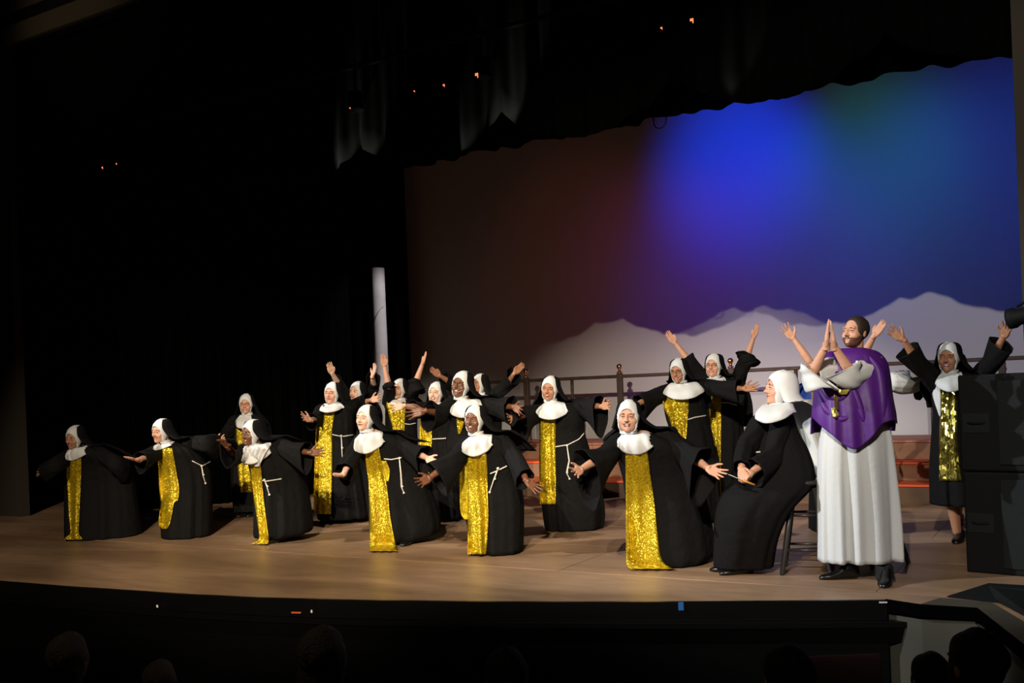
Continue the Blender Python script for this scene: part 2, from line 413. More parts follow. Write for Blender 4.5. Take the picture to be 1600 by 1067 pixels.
# ------------------------------------------------------------------ people
def person(spec):
    """spec gives, for one performer, where the joints and the cloth edges lie; they are turned into points in metres around the spot
    the performer stands on, limbs get their natural length in depth."""
    S = dict(skin='skin_fair', face=(-35, 0, 0), mouth=.6, full=.3, tab=None, tabmat='gold', belt=None, cord=None, glasses=False, mic=False,
             veil='veil', kind='nun', shoes=[], hs=1.0, fold=.05, seed=1, handpose=('open', 'open'), name='person')
    S.update(spec); rnd = random.Random(S['seed'])
    G = floor_pt(*S['base']); z0 = (G - CAM).dot(FWD); scale = F / z0
    root = empty(S['name'], (G.x, G.y, 0), S['label'], 'person', S.get('group'))
    def P(x, y, w=0.0): return at_depth(x, y, z0 - w)
    def reach(p, x, y, L, sg=1):
        D = ray(x, y); O = CAM - p; a = D.dot(D); b = 2 * D.dot(O); c = O.dot(O) - L * L; disc = b * b - 4 * a * c
        if disc <= 0: t = -b / (2 * a)
        else: t = (-b - sg * math.sqrt(disc)) / (2 * a)
        return CAM + D * t
    TC = -FWD  # towards the camera
    # --- habit trunk
    rows = [(r[0], r[1], r[2], r[3] if len(r) > 3 else 0.0, r[4] if len(r) > 4 else max(.10, min(.30, (r[2] - r[1]) / 2 / scale * .85))) for r in S['rows']]
    rr = interp_rows(rows, 7); n = 72; trunk = []; ph = [rnd.uniform(0, 6.28) for _ in range(6)]
    ztop = P(0, rows[0][0]).z; cen = []
    for (y, xl, xr, wv, dd) in rr:
        a_ = P(xl, y, wv); b_ = P(xr, y, wv); c = (a_ + b_) / 2; hw = (b_ - a_).length / 2
        c.z = max(c.z, .012); cen.append((c, hw, dd))
        tt = smoothstep(1.25, .1, c.z); row = []
        for j in range(n):
            a = 2 * PI * j / n
            f = math.sin(5 * a + ph[0] + 1.3 * math.sin(2 * a + ph[3])) * .5 + math.sin(11 * a + ph[1] + 1.1 * math.sin(3 * a + ph[4])) * .45 + math.sin(17 * a + ph[2] + c.z * 1.2) * .3
            am = S['fold'] * (.22 + .9 * tt) * (.6 + .4 * math.sin(3 * a + ph[5]))
            ca, sa = math.cos(a), math.sin(a)
            e = .85
            ca2 = math.copysign(abs(ca) ** e, ca); sa2 = math.copysign(abs(sa) ** e, sa)
            row.append(c + R0 * ca2 * (hw * (1 + am * .5 * f / max(hw, .1) * .4) ) + TC * sa2 * (dd + am * f))
        trunk.append(row)
    hb = MB(); hb.grid(trunk, S.get('habitmat', 'habit'), True, True, False)
    bv = BVHTree.FromPolygons([tuple(v) for v in hb.v], hb.f)
    def lift(p, off=.012):
        d = p - CAM; L = d.length; d.normalize()
        h = bv.ray_cast(CAM, d)
        if h[0] is not None and h[3] - off < L: return CAM + d * (h[3] - off)
        return p
    # --- head frame
    yaw, pit, rol = [math.radians(a) for a in S['face']]
    HC = P(S['head'][0], S['head'][1], S['head'][2] if len(S['head']) > 2 else 0.05)
    S['hs'] *= 1.07 if S['kind'] == 'nun' else 1.0; hs = S['hs']
    LS = CAM - HC; LS.z = 0; LS.normalize(); LR = ZUP.cross(LS).normalized()      # line of sight of an onlooker and its right
    f0 = LS * math.cos(yaw) + LR * math.sin(yaw)
    f1 = f0 * math.cos(pit) + ZUP * math.sin(pit)
    side = f1.cross(ZUP).normalized(); up = side.cross(f1)
    up2 = up * math.cos(rol) + side * math.sin(rol); side = f1.cross(up2).normalized()
    HM = Matrix((side, f1, up2)).transposed().to_4x4(); HM.translation = HC
    HMS = HM @ Matrix.Scale(hs, 4)
    T0 = cen[0][0]                                  # base of the neck
    tf = (LS * math.cos(yaw * .6) + LR * math.sin(yaw * .6)).normalized()
    NB = T0 + ZUP * .0
    # --- body
    bm_ = MB(); sk = S['skin']
    th = [c for c in cen if c[0].z > S.get('pelvis', .86)] or cen[:8]
    tp = [c[0] for c in th]; tr = [max(.04, min(c[1], c[2], .17) * .72 * min(1, .30 + .05 * i)) for i, c in enumerate(th)]
    bm_.tube([HMS @ Vector((0, -.015, -.03)), HMS @ Vector((0, -.018, -.09)), NB - ZUP * (.06 if S['kind'] == 'nun' else 0)], [.05, .050, .042 if S['kind'] == 'nun' else .058], sk, 12)
    bm_.tube(tp, tr, sk, 14)
    arms = []
    for idx, A in enumerate(S['arms']):
        if A is None: arms.append(None); continue
        sh = P(*A['s']); el = reach(sh, *A['e'][:2], A.get('L', .29), A['e'][2] if len(A['e']) > 2 else 1)
        wr = reach(el, *A['w'][:2], A.get('L2', .25), A['w'][2] if len(A['w']) > 2 else 1)
        ti = reach(wr, *A['t'][:2], .17, A['t'][2] if len(A['t']) > 2 else 1)
        arms.append((sh, el, wr, ti))
        bm_.tube([tp[min(9, len(tp) - 1)], sh - ZUP * .045], [.05, .040], sk, 12)
        bm_.tube([sh - ZUP * .02, sh.lerp(el, .5), el], [.045, .045, .039], sk, 12); bm_.ball(sh - ZUP * .02, .045, sk)
        bm_.tube([el, el.lerp(wr, .3), wr], [.039, .040, .0255], sk, 12); bm_.ball(el, .039, sk)
        dd = (ti - wr).normalized(); bm_.tube([wr, wr + dd * .012], [.0255, .0245], sk, 10)
    pel = tp[-1]; pr = tr[-1]
    for s, fp in zip((-1, 1), S.get('feet', [None, None])):
        q = P(*fp) if fp else G + R0 * s * .10
        q = Vector((q.x, q.y, .07))
        kn = (pel + R0 * s * .1).lerp(q, .52) + tf * .06 if not S.get('knees') else P(*S['knees'][0 if s < 0 else 1])
        bm_.tube([pel + R0 * s * .05, (pel + R0 * s * .085).lerp(kn, .4), kn, kn.lerp(q, .35), q], [.085, .078, .058, .056, .036], sk, 12)
    bm_.ball(pel, (max(pr, .1), .12, .11), sk)
    vs, fs = remeshed(bm_, .013, 3)
    body = MB(); body.add(vs, fs, sk)
    add_head(body, HM, sk, S['mouth'], S['full'], S.get('lips', 'lip'), S.get('beard', False), S.get('hair', False), hs)
    if S.get('beard'): hair_and_beard(HM @ Matrix.Scale(hs, 4), root, S['mouth'], S['full'])
    for idx, a in enumerate(arms):
        if a is None or S['arms'][idx].get('nohand'): continue
        A = S['arms'][idx]; pv = A.get('palm', (0, .3, 1))
        palm = R0 * pv[0] + ZUP * pv[1] + TC * pv[2]
        add_hand(body, a[2], a[3], palm, sk, A.get('pose', 'open'), A.get('mir', idx == 0), A.get('hsz', 1.0))
    body.build('body', root)
    # --- sleeves, part of the habit
    hmat = S.get('habitmat', 'habit')
    for idx, a in enumerate(arms):
        if a is None: continue
        A = S['arms'][idx]; sh, el, wr, ti = a
        fr = A.get('sl', .85); cr = A.get('cr', .085); dr = A.get('drop', .08)
        end = el.lerp(wr, fr) if fr > 0 else sh.lerp(el, 1 + fr)
        inn = sh + (T0 - sh).normalized() * .10 - ZUP * .035
        keys = [(*inn, .080, 0), (*(sh - ZUP * .008), .088, 0), (*sh.lerp(el, .5), .078, dr * .15)]
        if fr > 0: keys += [(*el, .074, dr * .45)]
        keys += [(*end, cr, dr)]
        kk = interp_rows(keys, 6); rws = []
        for i, q in enumerate(kk):
            p = Vector(q[:3]); t = Vector(kk[min(i + 1, len(kk) - 1)][:3]) - Vector(kk[max(i - 1, 0)][:3]); t = t.normalized()
            v = ZUP - t * t.z
            if v.length < .25: v = (TC - t * TC.dot(t))
            v.normalize(); u = t.cross(v); row = []
            for j in range(32):
                an = 2 * PI * j / 32; sa = math.sin(an)
                r = q[3] * (1 + .07 * math.sin(3 * an + ph[1] + i * .25) + .05 * math.sin(7 * an + i * .4 + ph[2]))
                row.append(p + u * math.cos(an) * r * .86 + v * (sa * r - (q[4] * (-sa) if sa < 0 else 0)))
            rws.append(row)
        hb.grid(rws, A.get('mat', hmat), True, True, False)
        if A.get('cuff'):      # a turned-back or puffed cuff of another cloth
            c0, c1, cm = A['cuff']; mbc = MB(); rws = []
            for i in range(9):
                t = i / 8; p = el.lerp(wr, c0 + (c1 - c0) * t); d = (wr - el).normalized(); u = d.orthogonal().normalized(); v2 = d.cross(u)
                r = A.get('cuffr', .07) * (.72 + .34 * math.sin(PI * min(1, t * 1.05)))
                rws.append([p + (u * math.cos(2 * PI * j / 28) + v2 * math.sin(2 * PI * j / 28)) * r * (1 + .07 * math.sin(9 * 2 * PI * j / 28 + t * 3)) for j in range(28)])
            mbc.grid(rws, cm, True, True, True); mbc.build('cuff', root)
    hab = hb.build('habit' if S['kind'] == 'nun' else 'alb', root, solid=.004)
    st = {'bv': BVHTree.FromPolygons([tuple(v) for v in hb.v], hb.f)}
    def lift2(p, off=.012, mx=.22):
        d = p - CAM; L = d.length; d.normalize(); h = st['bv'].ray_cast(CAM, d)
        if h[0] is not None and h[3] - off < L and L - h[3] < mx: return CAM + d * (h[3] - off)
        return p
    if S['kind'] == 'nun':
        # --- white wimple: cap around the face, neck cover and bib
        wm = MB(); nv = 48; fn = lambda Q: head_sdf(Q, 0, S['full'], True); dirs = []
        wm_u = [0, .03, .08, .16, .28, .42, .58, .75, .9, .985]
        for u in wm_u:
            for j in range(nv):
                v = 2 * PI * j / nv
                e = Vector((.066 * math.sin(v), .066 if math.cos(v) > 0 else .066 - .040 * math.cos(v) ** 2, -.036 + (.082 if math.cos(v) > 0 else .088) * math.cos(v))).normalized(); b = Vector((0, -1, .05)).normalized()
                dirs.append(tuple(e.slerp(b, u)))
        r = radial(np.array(dirs), fn); rws = []; k = 0
        for u in wm_u:
            row = []
            for j in range(nv):
                row.append(HMS @ (Vector(dirs[k]) * (r[k] + (.009 if u > .01 else .004) + .0012 * math.sin(9 * j)))); k += 1
            rws.append(row)
        wm.grid(rws, 'white', True, False, True)
        bx0, bx1, by = S['bib']; bw = (bx1 - bx0) / 2 / scale
        bc = P((bx0 + bx1) / 2, by, cen[0][2] * .5 + .1)
        zb = bc.z; bc2 = Vector((T0.x, T0.y, 0)).lerp(Vector((bc.x, bc.y, 0)), .75)
        drop = max(.06, NB.z - zb)
        hA = HMS @ Vector((0, -.012, -.100)); hB = HMS @ Vector((0, -.014, -.128))
        rings = [(hA, .062 * hs, .062 * hs, 0), (hB, .066, .068, .0), (hB.lerp(NB, .6), .082, .088, .01), (NB.lerp(Vector((bc2.x, bc2.y, NB.z)), .4), bw * .66, .125, .03), (Vector((bc2.x, bc2.y, NB.z - drop * .30)), bw * .9, .16, drop * .30), (Vector((bc2.x, bc2.y, NB.z - drop * .52)), bw, .18, drop * .48)]
        rings = interp_rows([(*c, a, b, d) for c, a, b, d in rings], 4); rws = []
        sd = tf.cross(ZUP).normalized(); tfb = (tf + TC * .6).normalized(); sdb = tfb.cross(ZUP).normalized()
        for i, q in enumerate(rings):
            c = Vector(q[:3]); row = []; bl = i / (len(rings) - 1)
            ff = f0.lerp(tfb, bl).normalized(); ss = ff.cross(ZUP).normalized()
            for j in range(56):
                a = 2 * PI * j / 56
                fv = math.sin(a); lo = max(0, fv) ** 1.3
                wv = 1 + .035 * math.sin(7 * a + ph[0]) * bl
                p = c + ss * math.cos(a) * q[3] * wv + ff * fv * q[4] * wv - ZUP * q[5] * (lo if fv > 0 else -.35 * fv)
                if i > 8: p = lift2(p, .036 + .005 * math.sin(9 * a + ph[1]), .14)
                row.append(p)
            rws.append(row)
        wm.grid(rws, 'white', True)
        wm.build('wimple', root, solid=.003)
        # --- veil
        st['bv'] = BVHTree.FromPolygons([tuple(v) for v in hb.v] + [tuple(v) for v in wm.v], hb.f + [[k + len(hb.v) for k in f] for f in wm.f])
        vm = MB(); V = []
        for (z, b, hw, d, op) in ((.118, .022, .018, .018, 40), (.113, .018, .052, .050, 50), (.095, .014, .078, .082, 50), (.060, .013, .091, .101, 51), (.020, .016, .098, .108, 54)):
            V.append((HMS @ Vector((0, -b, z)), HM.to_3x3() @ Vector((0, 1, 0)), hw * hs, d * hs, op))
        x, y, ww, hw0, d0, op0 = S['veilpts'][0]; c0 = P(x, y, ww + .02); hw0 = hw0 * 1.12 + .01; d0 += .02; hf = HM.to_3x3() @ Vector((0, 1, 0))
        ce = HMS @ Vector((0, -.022, -.045)); cd = HMS @ Vector((0, -.03, -.095))
        V.append((ce.lerp(c0, .18), hf, .112 + (hw0 - .112) * .28, .115, 57))
        V.append((cd.lerp(c0, .50), hf.lerp(tf, .4).normalized(), .112 + (hw0 - .112) * .66, .115 + (d0 - .115) * .5, 58))
        nv2 = 52
        for (x, y, ww, hw, d, op) in S['veilpts']:
            hw = hw * 1.12 + .01; d = d + .02; ww = ww + .02
            V.append((P(x, y, ww), tf, hw, d, op))
        keys = [(*c, *f, a, b, o) for c, f, a, b, o in V]; kk = interp_rows(keys, 4); rws = []
        for i, q in enumerate(kk):
            c = Vector(q[:3]); f = Vector(q[3:6]).normalized()
            if i < 20:
                s2 = side; f2 = f
            else: f2 = Vector((f.x, f.y, 0)).normalized(); s2 = f2.cross(ZUP).normalized()
            if 20 <= i < 28:
                s2 = side.lerp(f2.cross(ZUP).normalized(), .5).normalized()
            op = math.radians(q[8]); row = []; tt = smoothstep(22, len(kk) - 1, i)
            for j in range(nv2 + 1):
                a = op + (2 * PI - 2 * op) * j / nv2      # from the front edge round the back
                fo = 1 + tt * (.07 * math.sin(8 * a + ph[2]) + .05 * math.sin(15 * a + ph[3]))
                p = c + f2 * math.cos(a) * q[7] * fo + s2 * math.sin(a) * q[6] * fo
                if i > 20 and (p - c).dot(TC) > -.02: p = lift2(p, .016 + .008 * math.sin(9 * a + ph[0]), .10 if i < 28 else .26)
                if p.z < .02: p.z = .02
                row.append(p)
            rws.append(row)
        vm.grid(rws, S['veil']); vm.build('veil', root, solid=.003)
    # --- sequined scapular hanging in front
    def drape(rws_px, m, name, off=.018, nx=12, ny=8, w0=.1, wob=.006, hang=True):
        rr = interp_rows(rws_px, ny); out = []; last = None
        for (y, xl, xr) in rr:
            ws = []
            for i in range(nx + 1):
                x = xl + (xr - xl) * i / nx; d = ray(x, y); L = d.length
                h = bv.ray_cast(CAM, d.normalized())
                ws.append(z0 - (h[3] / L) if h[0] is not None else None)
            known = [v for v in ws if v is not None]
            av = sum(known) / len(known) if known else (last[nx // 2] if last else w0)
            ws = [(v if v is not None else av) for v in ws]
            ws = [min(v, av + .15) if abs(v - av) < .2 else av for v in ws]
            if last and hang: ws = [max(v, l - .012) for v, l in zip(ws, last)]
            last = ws; row = []
            for i in range(nx + 1):
                x = xl + (xr - xl) * i / nx
                wv = ws[i] + off + wob * math.sin(i * 1.5 + ph[1] + y * .02) + wob * .6 * math.sin(i * 2.9 + y * .045)
                p = P(x, y, wv)
                if p.z < .014: p = floor_pt(x, y, .014 + .006 * (1 + math.sin(i * 1.9 + y * .8)))
                row.append(p)
            out.append(row)
        mb = MB(); mb.grid(out, m); return mb.build(name, root, solid=.003)
    if S['tab']: drape(S['tab'], S['tabmat'], 'scapular')
    if S.get('tab2'): tag(drape(S['tab2'], 'golddull', 'scapular_panel', off=.006), 'duller back panel of the gold scapular')
    for nm, m, rws_px, off in S.get('extra', []): drape(rws_px, m, nm, off=off, hang=False)
    # --- rope belt
    if S['belt']:
        mb = MB(); pts = []
        for i in range(15):
            t = i / 14 * (len(S['belt']) - 1); k = min(int(t), len(S['belt']) - 2); u = t - k
            x = S['belt'][k][0] * (1 - u) + S['belt'][k + 1][0] * u; y = S['belt'][k][1] * (1 - u) + S['belt'][k + 1][1] * u
            pts.append(lift(P(x, y, -.5), .012))
        mb.tube(pts, .006, 'cord', 7)
        if S['cord']:
            pts = [lift(P(x, y, -.5), .022) for x, y in S['cord']]
            wmx = max((CAM - p).length * -1 for p in pts)
            mb.tube(pts, .0055, 'cord', 7); mb.ball(pts[0], .014, 'cord'); mb.ball(pts[-1], .012, 'cord')
            pts2 = [p + R0 * .018 * (i / len(pts)) for i, p in enumerate(pts[:-1])]
            if len(pts2) > 1: mb.tube(pts2, .0055, 'cord', 7); mb.ball(pts2[-1], .012, 'cord')
        mb.build('rope_belt', root)
    if S['glasses']:
        mb = MB()
        for s in (-1, 1):
            mb.tube([HMS @ Vector((s * .032 + .020 * math.cos(a), .101 - .006 * abs(math.cos(a)) * (1 if s * math.cos(a) > 0 else 0), .001 + .016 * math.sin(a))) for a in [2 * PI * k / 16 for k in range(17)]], .0014, 'metal', 5)
            mb.tube([HMS @ Vector((s * .052, .095, .004)), HMS @ Vector((s * .074, .02, .004))], .0014, 'metal', 5)
        mb.tube([HMS @ Vector((-.012, .101, .003)), HMS @ Vector((0, .105, .006)), HMS @ Vector((.012, .101, .003))], .0014, 'metal', 5)
        mb.build('glasses', root)
    if S['mic']:
        mb = MB(); s = S['mic']
        mb.tube([HMS @ Vector((s * .062, .045, -.02)), HMS @ Vector((s * .060, .075, -.045)), HMS @ Vector((s * .042, .100, -.060))], .0018, 'mic', 5)
        mb.ball(HMS @ Vector((s * .040, .102, -.061)), .005, 'mic', 8, 6)
        mb.build('headset_microphone', root)
    for sp in S['shoes']:
        q = floor_pt(*sp[0]); tq = floor_pt(*sp[1]); d = (tq - q); d.z = 0; d.normalize(); s_ = d.cross(ZUP); mb = MB(); rws = []
        hgt = sp[2] if len(sp) > 2 else .10
        for (x, hw, h) in ((-.075, .018, .05), (-.07, .03, hgt * .8), (-.04, .036, hgt), (.01, .038, hgt * .95), (.06, .042, .065), (.11, .046, .048), (.155, .04, .040), (.185, .022, .026), (.19, .006, .014)):
            rws.append([q + d * x + s_ * hw * math.cos(2 * PI * j / 16) + ZUP * (h * .5 + .004 + h * .5 * math.sin(2 * PI * j / 16)) for j in range(16)])
        mb.grid(rws, sp[3] if len(sp) > 3 else 'shoe', True, True, True); mb.build('shoe', root)
    return root, P, drape, bv, (HM, cen, arms, z0, scale, lift)

# ================================================================== SETTING
def sheet_floor_mat():
    m = bpy.data.materials.new('painted_stage_floor'); m.use_nodes = True; nt = m.node_tree; b = nt.nodes['Principled BSDF']; L = nt.links.new
    tc = nt.nodes.new('ShaderNodeNewGeometry')
    n1 = nt.nodes.new('ShaderNodeTexNoise'); n1.inputs['Scale'].default_value = .9; n1.inputs['Detail'].default_value = 6; n1.inputs['Distortion'].default_value = .6
    mp = nt.nodes.new('ShaderNodeMapping'); mp.inputs['Scale'].default_value = (.5, 1.6, 1); L(tc.outputs['Position'], mp.inputs[0]); L(mp.outputs[0], n1.inputs['Vector'])
    r1 = nt.nodes.new('ShaderNodeValToRGB'); e = r1.color_ramp.elements
    e[0].position = .35; e[0].color = (.25, .15, .085, 1); e[1].position = .66; e[1].color = (.44, .28, .17, 1)
    L(n1.outputs['Fac'], r1.inputs[0])
    n2 = nt.nodes.new('ShaderNodeTexNoise'); n2.inputs['Scale'].default_value = 7; n2.inputs['Detail'].default_value = 8; L(mp.outputs[0], n2.inputs['Vector'])
    mx = nt.nodes.new('ShaderNodeMixRGB'); mx.blend_type = 'MULTIPLY'; mx.inputs[0].default_value = .45
    r2 = nt.nodes.new('ShaderNodeValToRGB'); r2.color_ramp.elements[0].position = .3; r2.color_ramp.elements[0].color = (.6, .6, .6, 1); r2.color_ramp.elements[1].position = .6
    L(n2.outputs['Fac'], r2.inputs[0]); L(r1.outputs[0], mx.inputs[1]); L(r2.outputs[0], mx.inputs[2]); L(mx.outputs[0], b.inputs['Base Color'])
    b.inputs['Roughness'].default_value = .42; b.inputs['Specular IOR Level'].default_value = .35
    bp = nt.nodes.new('ShaderNodeBump'); bp.inputs['Strength'].default_value = .15; bp.inputs['Distance'].default_value = .01; L(n2.outputs['Fac'], bp.inputs['Height']); L(bp.outputs[0], b.inputs['Normal'])
    return m
MT['floor'] = sheet_floor_mat()
MT['pitfloor'] = mat('dark_auditorium_carpet', (.01, .009, .009), .95)
MT['blackpaint'] = mat('black_gloss_paint', (.0025, .0025, .0025), .4, spec=.25)
MT['blackwall'] = mat('black_stage_wall', (.004, .004, .004), .95, spec=.1)
MT['drape'] = mat('black_velour', (.0015, .0015, .0015), 1.0, spec=.0)
MT['border'] = mat('black_border_cloth', (.0012, .0012, .0013), 1.0, spec=.0)
MT['valance'] = mat('dark_red_valance_velour', (.0022, .0021, .002), 1.0, spec=.0)
MT['cyc'] = mat('white_cyclorama_cloth', (.62, .60, .61), .95, spec=.05)
MT['plaster'] = mat('dark_brown_plaster', (.035, .027, .018), .9, bump=('noise', 15, .2, .01))
MT['greywall'] = mat('olive_grey_paint', (.055, .052, .035), .8, noise=(2.5, .2, (.035, .034, .025)))
MT['olive'] = mat('olive_edge_paint', (.06, .052, .033), .7, noise=(3, .2, (.04, .037, .026)))
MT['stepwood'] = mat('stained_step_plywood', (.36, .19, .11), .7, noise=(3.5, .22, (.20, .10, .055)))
MT['steplow'] = mat('shaded_step_plywood', (.16, .09, .05), .7, noise=(4, .22, (.09, .05, .03)))  # shadow on the lowest riser put into a darker colour, side boards share it
MT['tread'] = mat('orange_red_tread', (.85, .13, .035), .6)  # even orange red over the whole tread
MT['toptread'] = mat('brown_red_platform_top', (.42, .15, .09), .6)
MT['railwood'] = mat('dark_brown_stained_wood', (.085, .048, .034), .55, noise=(8, .2, (.05, .03, .02)))
MT['brass'] = mat('brass', (.75, .48, .22), .22, metal=1)
MT['column'] = mat('painted_white_column', (.42, .41, .40), .85, noise=(4, .2, (.33, .32, .32)))
MT['stool'] = mat('charcoal_painted_wood', (.028, .027, .026), .35)
MT['speaker'] = mat('black_textured_cabinet', (.0035, .0042, .0042), .7, spec=.2, bump=('noise', 300, .3, .002))
MT['grille'] = mat('dark_speaker_grille', (.006, .0085, .009), .6, spec=.25, bump=('voronoi', 220, .5, .003))
MT['paper'] = mat('white_paper', (.8, .84, .85), .8)
MT['bluetape'] = mat('blue_tape', (.02, .16, .5), .6)
MT['orangetape'] = mat('orange_tape', (.6, .12, .05), .6)
MT['glow'] = mat('lit_orange_gel', (.8, .2, .05), .5, emis=((1, .22, .07), 1.6))
MT['lens'] = mat('lens_glass', (.02, .025, .03), .05, spec=1.0)
MT['greyhair'] = mat('blond_grey_hair', (.22, .17, .12), .8, bump=('noise', 90, .8, .01))
MT['darkhair'] = mat('dark_hair', (.012, .010, .008), .8, bump=('noise', 90, .8, .01))
MT['shirt'] = mat('dark_shirt', (.02, .02, .022), .9)
MT['seatcloth'] = mat('dark_red_seat_cloth', (.03, .008, .008), .95)

def struct(o): o['kind'] = 'structure'; return o

# stage floor: the plan is the curved apron, then back to the rear wall
edge = [floor_pt(*p) for p in ((-260, 884), (-120, 896), (0, 908), (100, 916), (200, 922.5), (300, 929), (400, 933.5), (500, 936.5), (600, 938.3), (700, 939.6), (800, 940.4), (900, 940.8), (1000, 940.8), (1100, 940.3), (1200, 939.4), (1300, 938.4), (1384, 937.5), (1437, 945.5), (1525, 951), (1600, 1010), (1680, 1076))]
for p in edge: p.z = 0
plan = [Vector((p.x, p.y, 0)) for p in edge] + [Vector((3.0, edge[-1].y, 0)), Vector((3.0, 15.6, 0)), Vector((-15.5, 15.6, 0)), Vector((-15.5, edge[0].y, 0))]
mb = MB(); n = len(plan)
mb.add(plan + [p - Vector((0, 0, .05)) for p in plan], [tuple(range(n)), tuple(range(2 * n - 1, n - 1, -1))] + [(i, i + n, (i + 1) % n + n, (i + 1) % n) for i in range(n)], 'floor')
stage_floor = struct(mb.build('floor', smooth=False))
# plywood sheets laid over the stage, their joints just visible
pm = None
for iy in range(7):
    for ix in range(7):
        x0 = -13.6 + ix * 2.44 - (1.22 if iy % 2 else 0); y0 = 7.0 + iy * 1.22
        if iy == 0 and ix < 0: continue
        if pm is None:
            mb = MB(); mb.box((.005, .005, -.004), (2.435, 1.215, .0025), 'floor'); pm = mb.mesh('floor_panel')
        o = bpy.data.objects.new('floor_panel', pm); COL.objects.link(o); o.parent = stage_floor; o.location = (x0, y0, 0)
# auditorium floor
mb = MB(); mb.box((-16, -9, -.95), (4, 7.9, -.85), 'pitfloor'); struct(mb.build('floor', smooth=False))
# apron fascia: upper band, projecting ledge, dark front below
def strip(pts, z0, z1, out0, out1, m, name, thick=.03):
    mb = MB(); rows = []
    for i, p in enumerate(pts):
        t = (pts[min(i + 1, len(pts) - 1)] - pts[max(i - 1, 0)]).normalized(); nn = Vector((t.y, -t.x, 0))
        a = Vector((p.x, p.y, 0))
        rows.append([a + nn * out0 + ZUP * z1, a + nn * out1 + ZUP * z0, a + nn * (out1 - thick) + ZUP * z0, a + nn * (out0 - thick) + ZUP * z1])
    mb.grid(rows, m, True, True, True); return struct(mb.build(name, smooth=False))
front = edge[:17]
strip(front, -.125, .004, .022, .022, 'blackpaint', 'trim_1')
tl_ = (front[-1] - front[-2]).normalized()
strip(front + [front[-1] + tl_ * .16], -.165, -.128, .065, .065, 'blackpaint', 'trim_2', .07)
strip(front + [front[-1] + tl_ * .11], -.27, -.166, .055, .035, 'blackpaint', 'trim_8', .05)
strip(front, -.85, -.166, .03, .03, 'blackpaint', 'wall_front')
side_e = edge[16:]
strip(side_e, -.07, .006, .012, .012, 'border', 'trim_3', .02)
strip(side_e, -.85, -.072, -.03, -.03, 'greywall', 'wall_front_right', .03)
# olive painted edge on the stage floor along the pit corner
oi = [floor_pt(*p, .0) for p in ((1437, 945), (1525, 950.4), (1600, 1009), (1680, 1075), (1680, 1030), (1600, 972), (1549, 941.5), (1469, 934.5))]
mb = MB(); mb.add([Vector((p.x, p.y, .0035)) for p in oi] + [Vector((p.x, p.y, .0002)) for p in oi], [tuple(range(8))] + [(i, (i + 1) % 8, (i + 1) % 8 + 8, i + 8) for i in range(8)], 'olive'); struct(mb.build('trim_4', smooth=False))
# a moulded end bracket where the ledge stops
c = edge[16]
# stage shell
mb = MB(); mb.box((-15.6, 15.5, 0), (3.1, 15.6, 10), 'blackwall'); struct(mb.build('wall_back', smooth=False))
mb = MB(); mb.box((-15.6, -9, -.85), (-15.5, 15.6, 10), 'blackwall'); struct(mb.build('wall_left', smooth=False))
mb = MB(); mb.box((3.0, -9, -.85), (3.1, 15.6, 10), 'blackwall'); struct(mb.build('wall_right', smooth=False))
mb = MB(); mb.box((-15.6, -9, 10), (3.1, 15.6, 10.1), 'blackwall'); struct(mb.build('ceiling', smooth=False))
# proscenium
PY = 8.22
xl = on_plane(14, 300, 1, PY).x; xr = on_plane(1588, 240, 1, PY).x
zt = on_plane(60, 60, 1, PY).z
mb = MB(); mb.box((-15.5, PY, 0), (xl, PY + .12, 10), 'plaster'); struct(mb.build('wall_proscenium_left', smooth=False))
mb = MB(); mb.box((xr, PY, 0), (3.0, PY + .15, 10), 'plaster'); struct(mb.build('wall_proscenium_right', smooth=False))
mb = MB(); mb.box((xl, PY, zt), (xr, PY + .15, 10), 'blackwall'); struct(mb.build('wall_proscenium_header', smooth=False))
for k, (a, b, d) in enumerate(((.0, .26, .10), (.45, .62, .05))):
    mb = MB(); mb.box((xl - .3, PY - d, zt + a), (xr + .3, PY - .001, zt + b), 'plaster'); struct(mb.build('trim_%d' % (5 + k), smooth=False, bevel=.02))

# cyclorama
def cloth_wall(name, x0, x1, y, z0, z1, m, label, cat, amp, per, nx, nz=14, hem=None, hemjit=0, group=None, seed=0, solid=.006, along=None):
    rnd = random.Random(seed); ph = [rnd.uniform(0, 6) for _ in range(5)]; rows = []
    for k in range(nz + 1):
        t = k / nz; row = []
        for i in range(nx + 1):
            u = i / nx; x = x0 + (x1 - x0) * u
            zb = z0 + (hem(x) if hem else 0) + hemjit * (math.sin(x * 9 + ph[0]) + math.sin(x * 23 + ph[1]) * .6)
            z = z1 + (zb - z1) * t
            d = amp * (math.sin(2 * PI * x / per + ph[2] + .8 * math.sin(x * 2 + ph[3])) + .4 * math.sin(4.3 * PI * x / per + ph[4])) * (.5 + .5 * t)
            if along: p = Vector(along[0]).lerp(Vector(along[1]), u); nrm = (Vector(along[1]) - Vector(along[0])).normalized().cross(ZUP); row.append(Vector((p.x, p.y, z)) + nrm * d)
            else: row.append(Vector((x, y + d, z)))
        rows.append(row)
    mb = MB(); mb.grid(rows, m)
    o = mb.build(name, solid=solid, origin=(rows[-1][nx // 2].x, rows[-1][nx // 2].y, rows[-1][nx // 2].z))
    return tag(o, label, cat, group)
cloth_wall('cyclorama', -11.6, 2.2, CYC_Y, 0.01, 7.5, 'cyc', 'tall white cyclorama cloth at the back, washed in blue, teal, red and pink light', 'backdrop', .004, 3.1, 60, 10)
